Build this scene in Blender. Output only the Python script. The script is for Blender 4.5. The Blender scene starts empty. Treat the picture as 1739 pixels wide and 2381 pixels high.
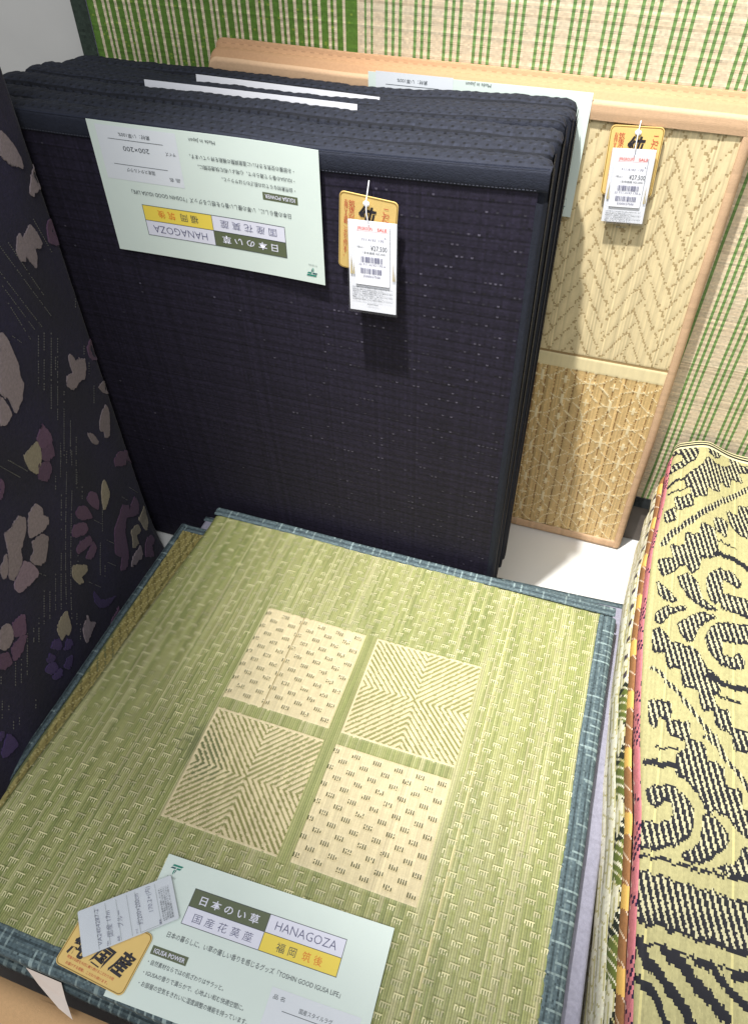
import bpy, bmesh, math, random
import numpy as np
from mathutils import Matrix, Vector

SC = bpy.context.scene
# ------------------------------------------------------------------ camera
cam_d = bpy.data.cameras.new('camera')
cam_d.sensor_fit = 'AUTO'; cam_d.sensor_width = 36.0; cam_d.lens = 26.0
cam_d.clip_start = 0.02; cam_d.clip_end = 100.0
cam = bpy.data.objects.new('camera', cam_d); SC.collection.objects.link(cam)
_r = Vector((0.94852123, 0.31671075, 0.00133523)); _d = Vector((0.23318982, -0.69551806, -0.67961543)); _f = Vector((-0.21431284, 0.64494102, -0.73356737))
cam.matrix_world = Matrix(((_r.x, -_d.x, -_f.x, 0.47826), (_r.y, -_d.y, -_f.y, -0.81279), (_r.z, -_d.z, -_f.z, 1.01261), (0, 0, 0, 1)))
SC.camera = cam
# ------------------------------------------------------------------ shop light
W = bpy.data.worlds.new('World'); SC.world = W; W.use_nodes = True
bg = W.node_tree.nodes['Background']; bg.inputs[0].default_value = (0.95, 0.97, 1.0, 1); bg.inputs[1].default_value = 0.41
def lamp(name, typ, loc, target, energy, color, **kw):
    l = bpy.data.lights.new(name, typ); l.energy = energy; l.color = color
    for k, v in kw.items(): setattr(l, k, v)
    o = bpy.data.objects.new(name, l); SC.collection.objects.link(o)
    o.location = loc; o.rotation_euler = (Vector(target) - Vector(loc)).to_track_quat('-Z', 'Y').to_euler()
    return o
lamp('shop_spotlight', 'SPOT', (-0.02, -0.56, 2.75), (0.68, 0.14, 0.0), 560, (1.0, 0.985, 0.95), spot_size=math.radians(36), spot_blend=1.0, shadow_soft_size=0.034)
lamp('added_soft_fill', 'AREA', (0.35, -1.7, 2.7), (0.4, -0.1, 0.2), 40, (0.95, 0.98, 1.0), shape='RECTANGLE', size=1.6, size_y=0.9)  # added soft fill, unseen, set to brighten the upright faces
SC.view_settings.view_transform = 'Standard'; SC.view_settings.look = 'None'
SC.view_settings.exposure = 0.0; SC.view_settings.gamma = 1.0; SC.view_settings.use_curve_mapping = False

# ------------------------------------------------------------------ helpers
rng = np.random.default_rng(7); random.seed(7)
COL = SC.collection
def lin(r, g, b):
    f = lambda c: (c / 255 / 12.92) if c <= 10 else ((c / 255 + 0.055) / 1.055) ** 2.4
    return np.array([f(r), f(g), f(b)])
def obj(name, mesh, mat=None, parent=None):
    o = bpy.data.objects.new(name, mesh); COL.objects.link(o)
    if mat is not None: mesh.materials.append(mat)
    if parent is not None: o.parent = parent
    return o
def tag(o, label, cat, group=None):
    o['label'] = label; o['category'] = cat
    if group: o['group'] = group
    return o
def empty(name, loc=(0, 0, 0)):
    o = bpy.data.objects.new(name, None); COL.objects.link(o); o.location = loc; o.empty_display_size = 0.05
    return o
def material(name, color=(0.5, 0.5, 0.5), rough=0.6, attr=False, noise=0.0, nscale=60.0, bump=0.0, bscale=300.0, spec=0.5, stretch=(1, 1, 1), sheen=0.0, var=None):
    m = bpy.data.materials.new(name); m.use_nodes = True
    nt = m.node_tree; N = nt.nodes; L = nt.links; P = N['Principled BSDF']
    P.inputs['Roughness'].default_value = rough; P.inputs['Specular IOR Level'].default_value = spec
    if sheen: P.inputs['Sheen Weight'].default_value = sheen
    if attr:
        a = N.new('ShaderNodeAttribute'); a.attribute_name = 'Col'; src = a.outputs['Color']
    else:
        c = N.new('ShaderNodeRGB'); c.outputs[0].default_value = (*color, 1); src = c.outputs[0]
    tc = N.new('ShaderNodeTexCoord'); mp = N.new('ShaderNodeMapping'); mp.inputs['Scale'].default_value = stretch
    L.new(tc.outputs['Object'], mp.inputs['Vector'])
    if noise > 0:
        nz = N.new('ShaderNodeTexNoise'); nz.inputs['Scale'].default_value = nscale; nz.inputs['Detail'].default_value = 4
        L.new(mp.outputs[0], nz.inputs['Vector'])
        mr = N.new('ShaderNodeMapRange'); mr.inputs[1].default_value = 0.25; mr.inputs[2].default_value = 0.75; mr.inputs[3].default_value = 1 - noise; mr.inputs[4].default_value = 1 + noise
        L.new(nz.outputs['Fac'], mr.inputs[0])
        mx = N.new('ShaderNodeVectorMath'); mx.operation = 'SCALE'
        L.new(src, mx.inputs[0]); L.new(mr.outputs[0], mx.inputs['Scale']); src = mx.outputs[0]
    L.new(src, P.inputs['Base Color'])
    if bump > 0:
        nb = N.new('ShaderNodeTexNoise'); nb.inputs['Scale'].default_value = bscale; nb.inputs['Detail'].default_value = 3
        L.new(mp.outputs[0], nb.inputs['Vector'])
        b = N.new('ShaderNodeBump'); b.inputs['Strength'].default_value = bump; b.inputs['Distance'].default_value = 0.001
        L.new(nb.outputs['Fac'], b.inputs['Height']); L.new(b.outputs[0], P.inputs['Normal'])
    return m
def meshdata(name, V, F, fcol=None, smooth=True):
    me = bpy.data.meshes.new(name)
    me.from_pydata(V, [], F)
    if smooth: me.polygons.foreach_set('use_smooth', np.ones(len(me.polygons), dtype=bool))
    if fcol is not None:
        at = me.color_attributes.new('Col', 'FLOAT_COLOR', 'CORNER')
        k = len(me.loops) // len(me.polygons)
        c = np.ones((len(me.polygons), 4), dtype=np.float32); c[:, :3] = np.clip(fcol, 0, 1)
        at.data.foreach_set('color', np.repeat(c, k, axis=0).ravel())
    me.update()
    return me
def edges(a, b, n): return np.linspace(a, b, n + 1)
def sheet(name, us, vs, col, hgt, mapf, mat, parent=None, rib=None, groove=0.0004, mask=None):
    """woven sheet: one cell for each crossing; ribs get a raised middle"""
    if rib == 'v':
        return sheet(name, vs, us, np.swapaxes(col, 0, 1), None if hgt is None else hgt.T, lambda u, v, h: mapf(v, u, h), mat, parent, 'u', groove, None if mask is None else mask.T)
    nu, nv = len(us) - 1, len(vs) - 1
    if hgt is None: hgt = np.zeros((nu, nv))
    hv = np.concatenate([hgt[:, :1], hgt, hgt[:, -1:]], 1); hv = (hv[:, :-1] + hv[:, 1:]) / 2
    he = np.concatenate([hv[:1], hv, hv[-1:]], 0); he = (he[:-1] + he[1:]) / 2
    if rib:
        U = np.empty(2 * nu + 1); U[0::2] = us; U[1::2] = (us[:-1] + us[1:]) / 2
        Hh = np.empty((2 * nu + 1, nv + 1)); Hh[0::2] = he - groove; Hh[1::2] = hv
        if col.shape[0] == nu: col = np.repeat(col, 2, axis=0)
        if mask is not None and mask.shape[0] == nu: mask = np.repeat(mask, 2, axis=0)
    else:
        U = us; Hh = he
    UU, VV = np.meshgrid(U, vs, indexing='ij')
    X, Y, Z = mapf(UU, VV, Hh)
    V = np.stack([X, Y, Z], -1).reshape(-1, 3)
    a, b = UU.shape
    idx = np.arange(a * b).reshape(a, b)
    F = np.stack([idx[:-1, :-1], idx[1:, :-1], idx[1:, 1:], idx[:-1, 1:]], -1).reshape(-1, 4)
    C = np.broadcast_to(col, (a - 1, b - 1, 3)).reshape(-1, 3)
    if mask is not None:
        k = mask.reshape(-1); F = F[k]; C = C[k]
        used, inv = np.unique(F, return_inverse=True); V = V[used]; F = inv.reshape(-1, 4)
    return obj(name, meshdata(name, V, F, C), mat, parent)
def prism(name, poly, thick, mat, parent=None, bevel=0.0, z0=0.0):
    """flat outline in local xy, real thickness along +z"""
    bm = bmesh.new()
    vs = [bm.verts.new((p[0], p[1], z0)) for p in poly]
    f = bm.faces.new(vs); bm.normal_update()
    if f.normal.z < 0: f.normal_flip()
    ret = bmesh.ops.extrude_face_region(bm, geom=[f])
    for v in ret['geom']:
        if isinstance(v, bmesh.types.BMVert): v.co.z += thick
    bmesh.ops.recalc_face_normals(bm, faces=bm.faces)
    bmesh.ops.triangulate(bm, faces=[f for f in bm.faces if len(f.verts) > 4])
    me = bpy.data.meshes.new(name); bm.to_mesh(me); bm.free()
    return obj(name, me, mat, parent)
def rrect(x0, y0, x1, y1, r, n=6):
    P = []
    for cx, cy, a0 in ((x1 - r, y1 - r, 0), (x0 + r, y1 - r, 90), (x0 + r, y0 + r, 180), (x1 - r, y0 + r, 270)):
        for k in range(n + 1):
            a = math.radians(a0 + 90 * k / n); P.append((cx + r * math.cos(a), cy + r * math.sin(a)))
    return P
def box(name, x0, x1, y0, y1, z0, z1, mat, parent=None, bevel=0.0, seg=2):
    bm = bmesh.new(); bmesh.ops.create_cube(bm, size=1)
    for v in bm.verts: v.co = Vector(((x0 + x1) / 2 + v.co.x * (x1 - x0), (y0 + y1) / 2 + v.co.y * (y1 - y0), (z0 + z1) / 2 + v.co.z * (z1 - z0)))
    if bevel: bmesh.ops.bevel(bm, geom=bm.edges[:], offset=bevel, segments=seg, affect='EDGES', profile=0.5)
    me = bpy.data.meshes.new(name); bm.to_mesh(me); bm.free()
    if bevel: me.polygons.foreach_set('use_smooth', np.ones(len(me.polygons), dtype=bool))
    return obj(name, me, mat, parent)
def tube(name, pts, r, mat, parent=None, n=6):
    V = []; F = []
    pts = [Vector(p) for p in pts]
    for i, p in enumerate(pts):
        t = (pts[min(i + 1, len(pts) - 1)] - pts[max(i - 1, 0)]).normalized()
        a = t.cross(Vector((0.3, 1, 0.2))).normalized(); b = t.cross(a)
        for k in range(n):
            th = 2 * math.pi * k / n; V.append(p + a * (r * math.cos(th)) + b * (r * math.sin(th)))
    for i in range(len(pts) - 1):
        for k in range(n): F.append((i * n + k, i * n + (k + 1) % n, (i + 1) * n + (k + 1) % n, (i + 1) * n + k))
    return obj(name, meshdata(name, [tuple(v) for v in V], F), mat, parent)
def wob(x, seed, amp, freqs=(7, 17, 41)):
    r = np.random.default_rng(seed); o = 0
    for f in freqs: o = o + np.sin(x * f + r.uniform(0, 6.28)) * r.uniform(0.5, 1) / (f / freqs[0])
    return amp * o
def text(parent, s, x, y, mat, h=None, w=None, align='LEFT', bold=0.0, rot=0.0, z=0.0004, bend=None, shear=0.0, vertical=False, name='lettering'):
    """printed words: x, y = left (or centre) of the base line in the panel's own frame; h = cap height, w = fitted width"""
    cu = bpy.data.curves.new('t', 'FONT'); cu.body = '\n'.join(s) if vertical else s
    cu.size = 1.0; cu.offset = bold; cu.shear = shear; cu.resolution_u = 2
    if vertical: cu.space_line = 0.82; cu.align_x = 'CENTER'
    o = bpy.data.objects.new('t', cu); COL.objects.link(o)
    dg = bpy.context.evaluated_depsgraph_get(); me = bpy.data.meshes.new_from_object(o.evaluated_get(dg))
    bpy.data.objects.remove(o); bpy.data.curves.remove(cu)
    n = len(me.vertices)
    if n == 0: return None
    co = np.empty(n * 3); me.vertices.foreach_get('co', co); co = co.reshape(-1, 3)
    mn, mx = co.min(0), co.max(0)
    sy = (h / 0.73) if h and not vertical else None
    if vertical:
        sy = h / (mx[1] - mn[1]); sx = (w / (mx[0] - mn[0])) if w else sy
        co[:, 0] = (co[:, 0] - (mn[0] + mx[0]) / 2) * sx; co[:, 1] = (co[:, 1] - mx[1]) * sy
    else:
        sx = (w / (mx[0] - mn[0])) if w else sy
        if sy is None: sy = sx
        co[:, 0] = (co[:, 0] - (mn[0] if align == 'LEFT' else (mn[0] + mx[0]) / 2)) * sx; co[:, 1] *= sy
    c, sn = math.cos(rot), math.sin(rot)
    X = x + co[:, 0] * c - co[:, 1] * sn; Y = y + co[:, 0] * sn + co[:, 1] * c
    Z = np.full(n, z)
    if bend: Z = Z + bend(X, Y)
    me.vertices.foreach_set('co', np.stack([X, Y, Z], -1).ravel()); me.update()
    me.materials.clear(); me.name = name
    return obj(name, me, mat, parent)
def frame(o, org, ex, ey):
    ex = Vector(ex).normalized(); ey = Vector(ey); ey = (ey - ex * ey.dot(ex)).normalized(); ez = ex.cross(ey)
    o.matrix_world = Matrix(((ex.x, ey.x, ez.x, org[0]), (ex.y, ey.y, ez.y, org[1]), (ex.z, ey.z, ez.z, org[2]), (0, 0, 0, 1)))
def inpoly(X, Y, poly):
    c = np.zeros(X.shape, bool); n = len(poly)
    for i in range(n):
        x1, y1 = poly[i]; x2, y2 = poly[(i + 1) % n]
        if y1 == y2: continue
        c ^= ((y1 > Y) != (y2 > Y)) & (X < (x2 - x1) * (Y - y1) / (y2 - y1) + x1)
    return c
def distline(X, Y, pts):
    D = np.full(X.shape, 9.0)
    for (x1, y1), (x2, y2) in zip(pts[:-1], pts[1:]):
        dx, dy = x2 - x1, y2 - y1; t = np.clip(((X - x1) * dx + (Y - y1) * dy) / (dx * dx + dy * dy), 0, 1)
        D = np.minimum(D, np.hypot(X - x1 - t * dx, Y - y1 - t * dy))
    return D
# outlines of petals, stitched lines and woven motifs, in metres on their own rug
PETALS=[["T",[[0.1978,0.4816],[0.1896,0.4677],[0.1892,0.4478],[0.1899,0.4258],[0.1953,0.4159],[0.1954,0.3995],[0.2106,0.3873],[0.2321,0.3803],[0.2331,0.4051],[0.242,0.4235]]],["T",[[0.2453,0.4192],[0.24,0.4011],[0.2406,0.3849],[0.258,0.3824],[0.2673,0.3902]]],["C",[[0.2519,0.3212],[0.2168,0.3163],[0.2196,0.2944],[0.2409,0.278],[0.2538,0.296]]],["M",[[0.2132,0.3211],[0.1921,0.3255],[0.1846,0.3044],[0.1891,0.2919],[0.2175,0.3034]]],["M",[[0.2187,0.3017],[0.1904,0.2902],[0.1959,0.2698],[0.2143,0.2769],[0.2233,0.2895]]],["M",[[0.2335,0.2879],[0.2121,0.2735],[0.2128,0.2598],[0.2311,0.2542],[0.2458,0.2714]]],["M",[[0.3102,0.3342],[0.3081,0.3243],[0.3196,0.3119],[0.3263,0.3133]]],["T",[[0.0782,0.3647],[0.0687,0.3568],[0.0663,0.3421],[0.0574,0.3437],[0.0426,0.3345],[0.0484,0.3186],[0.0608,0.3087],[0.0726,0.3148],[0.0844,0.3129],[0.097,0.3171],[0.1076,0.3305],[0.0991,0.3425],[0.0834,0.3361],[0.0827,0.3513]]],["M",[[0.0259,0.3427],[0.0071,0.3458],[0.0017,0.3126],[0.0146,0.3107],[0.0273,0.3251]]],["T",[[0.031,0.2709],[0.0059,0.2634],[0.0023,0.237],[0.0213,0.2503]]],["T",[[0.0281,0.2319],[0.0263,0.2121],[0.0474,0.1829],[0.0617,0.189],[0.0531,0.2097],[0.0638,0.2033],[0.0666,0.2119],[0.0558,0.2272]]],["T",[[0.1018,0.2315],[0.0895,0.2208],[0.0826,0.1978],[0.0889,0.1972],[0.1004,0.2136]]],["M",[[0.0596,0.1349],[0.0396,0.1351],[0.0105,0.1136],[-0.0,0.09],[0.0057,0.0775],[0.0248,0.106],[0.0314,0.0982],[0.0616,0.1232]]],["C",[[0.1235,0.1255],[0.1055,0.1331],[0.1054,0.1039],[0.1164,0.094],[0.1392,0.0932]]],["T",[[0.0539,0.6712],[0.0467,0.6649],[0.0352,0.6447],[0.0315,0.6297],[0.0338,0.6178],[0.048,0.6275],[0.0592,0.6349],[0.0697,0.6504]]],["T",[[0.0036,0.6117],[0.0014,0.5974],[0.0075,0.5842],[0.0328,0.5831],[0.037,0.5896],[0.0219,0.6039]]],["M",[[0.0224,0.5408],[0.0068,0.5401],[0.0069,0.5171],[0.0109,0.5026],[0.0319,0.5192]]],["T",[[0.0881,0.5596],[0.0836,0.5509],[0.0604,0.5579],[0.0522,0.5441],[0.0485,0.5265],[0.0569,0.5216],[0.0666,0.5278],[0.0704,0.5161],[0.08,0.5063],[0.0868,0.5192],[0.0908,0.5292],[0.0988,0.5245],[0.1066,0.532],[0.1073,0.5456],[0.097,0.5565]]],["T",[[0.298,0.245],[0.2846,0.25],[0.271,0.2465],[0.2655,0.2319],[0.2701,0.2214],[0.2626,0.2088],[0.2682,0.2013],[0.2869,0.2038],[0.3119,0.2185],[0.3089,0.2307]]],["T",[[0.3251,0.2659],[0.3116,0.2639],[0.3032,0.2506],[0.3114,0.2379],[0.3265,0.2285],[0.3388,0.2205],[0.3464,0.2069],[0.3753,0.2014],[0.3791,0.2155],[0.3584,0.2438],[0.3481,0.2684],[0.3302,0.2631]]],["T",[[0.3837,0.2393],[0.3625,0.2443],[0.3785,0.2193],[0.3887,0.222]]],["T",[[0.3113,0.211],[0.2888,0.2013],[0.2807,0.1851],[0.2902,0.1773],[0.2988,0.173],[0.3084,0.163],[0.3232,0.1702],[0.3324,0.1922],[0.318,0.1981]]],["U",[[0.3757,0.1971],[0.3422,0.2041],[0.3305,0.178],[0.3314,0.1599],[0.3754,0.1741],[0.3812,0.1902]]],["M",[[0.1655,0.1513],[0.1503,0.1491],[0.1397,0.1347],[0.1409,0.1186],[0.1501,0.1068],[0.1607,0.1242],[0.166,0.1396]]],["M",[[0.2046,0.1559],[0.1898,0.1571],[0.1748,0.139],[0.1737,0.1104],[0.2031,0.1397]]],["M",[[0.2294,0.1416],[0.2169,0.1425],[0.1951,0.1236],[0.1937,0.1068],[0.2101,0.1099],[0.2335,0.1314]]],["M",[[0.2367,0.1099],[0.224,0.108],[0.1979,0.0936],[0.2012,0.0791],[0.24,0.0984]]],["M",[[0.2124,0.0762],[0.1967,0.0792],[0.1969,0.0608],[0.221,0.0611],[0.2288,0.0745]]],["C",[[0.2651,0.0949],[0.2515,0.0848],[0.2357,0.0642],[0.2415,0.0552],[0.2552,0.0613],[0.2578,0.0726],[0.2601,0.0512],[0.2707,0.058],[0.275,0.0809]]],["M",[[0.1018,0.0464],[0.084,0.0493],[0.0699,0.032],[0.0736,0.0248],[0.0435,0.028],[0.04,0.0065],[0.0563,-0.0047],[0.0906,0.0208],[0.11,0.0085],[0.1282,-0.0019],[0.1296,-0.0261],[0.1535,-0.0414],[0.171,-0.0288],[0.1521,-0.0169],[0.1607,0.0046],[0.1341,0.0381]]],["C",[[0.0589,-0.0132],[0.0215,-0.0204],[0.034,-0.043],[0.0527,-0.0518],[0.058,-0.043],[0.0575,-0.029]]],["C",[[0.0943,-0.0088],[0.0693,-0.0177],[0.0704,-0.0352],[0.0882,-0.0299],[0.0933,-0.0445],[0.1124,-0.0358],[0.1014,-0.0209]]],["T",[[0.143,-0.051],[0.1234,-0.0449],[0.0921,-0.0532],[0.1033,-0.0684],[0.1271,-0.0611]]],["M",[[0.0724,-0.0623],[0.0497,-0.0698],[0.0488,-0.0858],[0.0653,-0.0852],[0.0772,-0.0986],[0.0966,-0.0791]]],["P",[[0.2513,0.0149],[0.2481,-0.0122],[0.2295,-0.0337],[0.2154,-0.0447],[0.2431,-0.0363],[0.2606,-0.0188],[0.262,0.0005]]],["C",[[0.3554,0.0566],[0.3405,0.0603],[0.3214,0.0557],[0.3331,0.0273],[0.3446,0.024],[0.3487,0.0356],[0.3438,0.0426],[0.3611,0.0312],[0.36,0.0438]]],["T",[[0.3178,-0.0033],[0.2912,0.0027],[0.2954,-0.0089],[0.2873,-0.0231],[0.3051,-0.0244],[0.3269,-0.0253]]],["M",[[0.264,-0.0583],[0.2262,-0.0617],[0.2431,-0.0689]]],["T",[[0.4377,0.1718],[0.4232,0.168],[0.4192,0.1546],[0.4285,0.1378],[0.4422,0.1378],[0.4544,0.1515]]],["M",[[0.4152,0.1564],[0.3905,0.1439],[0.4069,0.1185],[0.4253,0.138]]],["M",[[0.4383,0.1317],[0.4158,0.1251],[0.4067,0.113],[0.4321,0.1062],[0.4483,0.1129]]],["M",[[0.4593,0.1457],[0.4476,0.1333],[0.4515,0.1154],[0.4622,0.1187],[0.472,0.1306]]],["P",[[0.3855,0.0495],[0.3746,0.0522],[0.3637,0.0401],[0.368,0.0273],[0.3757,0.0283]]],["P",[[0.369,0.018],[0.3531,0.0245],[0.3461,0.0141],[0.3501,0.0048],[0.3613,0.0085]]],["P",[[0.4034,0.0453],[0.3932,0.0445],[0.3884,0.0326],[0.395,0.029],[0.405,0.0382]]],["P",[[0.418,0.0362],[0.4059,0.0374],[0.3953,0.026],[0.3971,0.0137],[0.4083,0.014],[0.4153,0.0231]]],["P",[[0.4149,0.0158],[0.3959,0.0096],[0.3945,0.0006],[0.4057,-0.0014],[0.4154,0.0077]]],["P",[[0.3888,0.0004],[0.3735,0.0031],[0.3632,-0.0039],[0.3726,-0.0117],[0.3843,-0.0111]]],["P",[[0.5318,0.0634],[0.5264,0.0575],[0.5355,0.0526],[0.5393,0.0556]]],["P",[[0.5469,0.0433],[0.5248,0.0475],[0.5225,0.0293],[0.5258,0.0172],[0.5352,0.0194],[0.5531,0.0327]]]]
STITCH=[[0.2087,0.2454,0.2242,0.2247],[0.2166,0.2081,0.2508,0.1632],[0.1849,0.2259,0.3181,0.0593],[0.1909,0.1912,0.3229,0.0326],[0.1624,0.2043,0.1792,0.1817],[0.1627,0.177,0.1779,0.1567],[0.2719,0.1363,0.33,0.0675],[0.3026,0.1235,0.3425,0.0767],[0.3297,0.1149,0.3579,0.0821],[0.338,0.1284,0.375,0.0851],[0.3724,0.1081,0.393,0.0845],[0.3902,0.1072,0.4055,0.0897],[0.404,0.1143,0.4356,0.0788],[0.1408,0.0957,0.1657,0.0652],[0.182,0.057,0.2207,0.0154],[0.1986,0.0162,0.2139,0.0012],[0.2422,0.0958,0.2509,0.0854],[0.3076,0.0281,0.3244,0.012],[0.3137,0.0082,0.3337,-0.0094],[0.1547,0.2414,0.169,0.2218],[0.166,0.2516,0.1783,0.2349],[0.1781,0.2626,0.1893,0.2474],[0.1277,0.431,0.168,0.3763],[0.1136,0.4263,0.1613,0.3612],[0.0984,0.4162,0.1623,0.3285],[0.0866,0.4037,0.1587,0.3041],[0.119,0.3286,0.1766,0.2492],[0.1282,0.2843,0.1628,0.2366],[0.1089,0.3825,0.1208,0.3661],[0.1714,0.2733,0.2033,0.23],[0.1319,0.2502,0.1769,0.1887],[0.032,0.3495,0.0407,0.3372],[0.0342,0.3192,0.0457,0.303],[0.0417,0.2805,0.0587,0.2563],[0.0113,0.4233,0.022,0.4082],[0.1344,0.5651,0.0836,0.4335],[0.1528,0.5408,0.1121,0.4344],[0.1581,0.5243,0.129,0.4409],[0.117,0.5638,0.0823,0.4632],[0.0484,0.5589,0.0317,0.502],[0.1603,0.5015,0.1454,0.4359],[0.1772,0.4637,0.1642,0.444],[0.2818,0.3409,0.2576,0.2968],[0.2999,0.3476,0.2752,0.3015],[0.3,0.3475,0.2757,0.303],[0.2793,0.3374,0.258,0.2979],[0.0457,0.0546,0.0237,0.0173],[0.0787,0.0652,0.0652,0.0406],[0.17,0.1013,0.1553,0.0749],[0.2488,0.0355,0.2321,0.0],[0.33,0.1617,0.3192,0.1407],[0.1633,0.0436,0.1509,0.0198],[0.1891,0.016,0.1744,-0.0132],[0.4156,0.1018,0.4465,0.0679],[0.437,0.0984,0.4614,0.0715],[0.4474,0.1068,0.4713,0.0799],[0.4756,0.1225,0.4864,0.11],[0.392,0.1046,0.4043,0.0906],[0.38,0.0992,0.398,0.079],[0.4967,0.0945,0.5174,0.0717],[0.4969,0.0733,0.5029,0.0668],[0.4971,0.0404,0.509,0.0287],[0.5072,0.048,0.5166,0.0385],[0.4604,0.026,0.4737,0.0135]]
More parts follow.
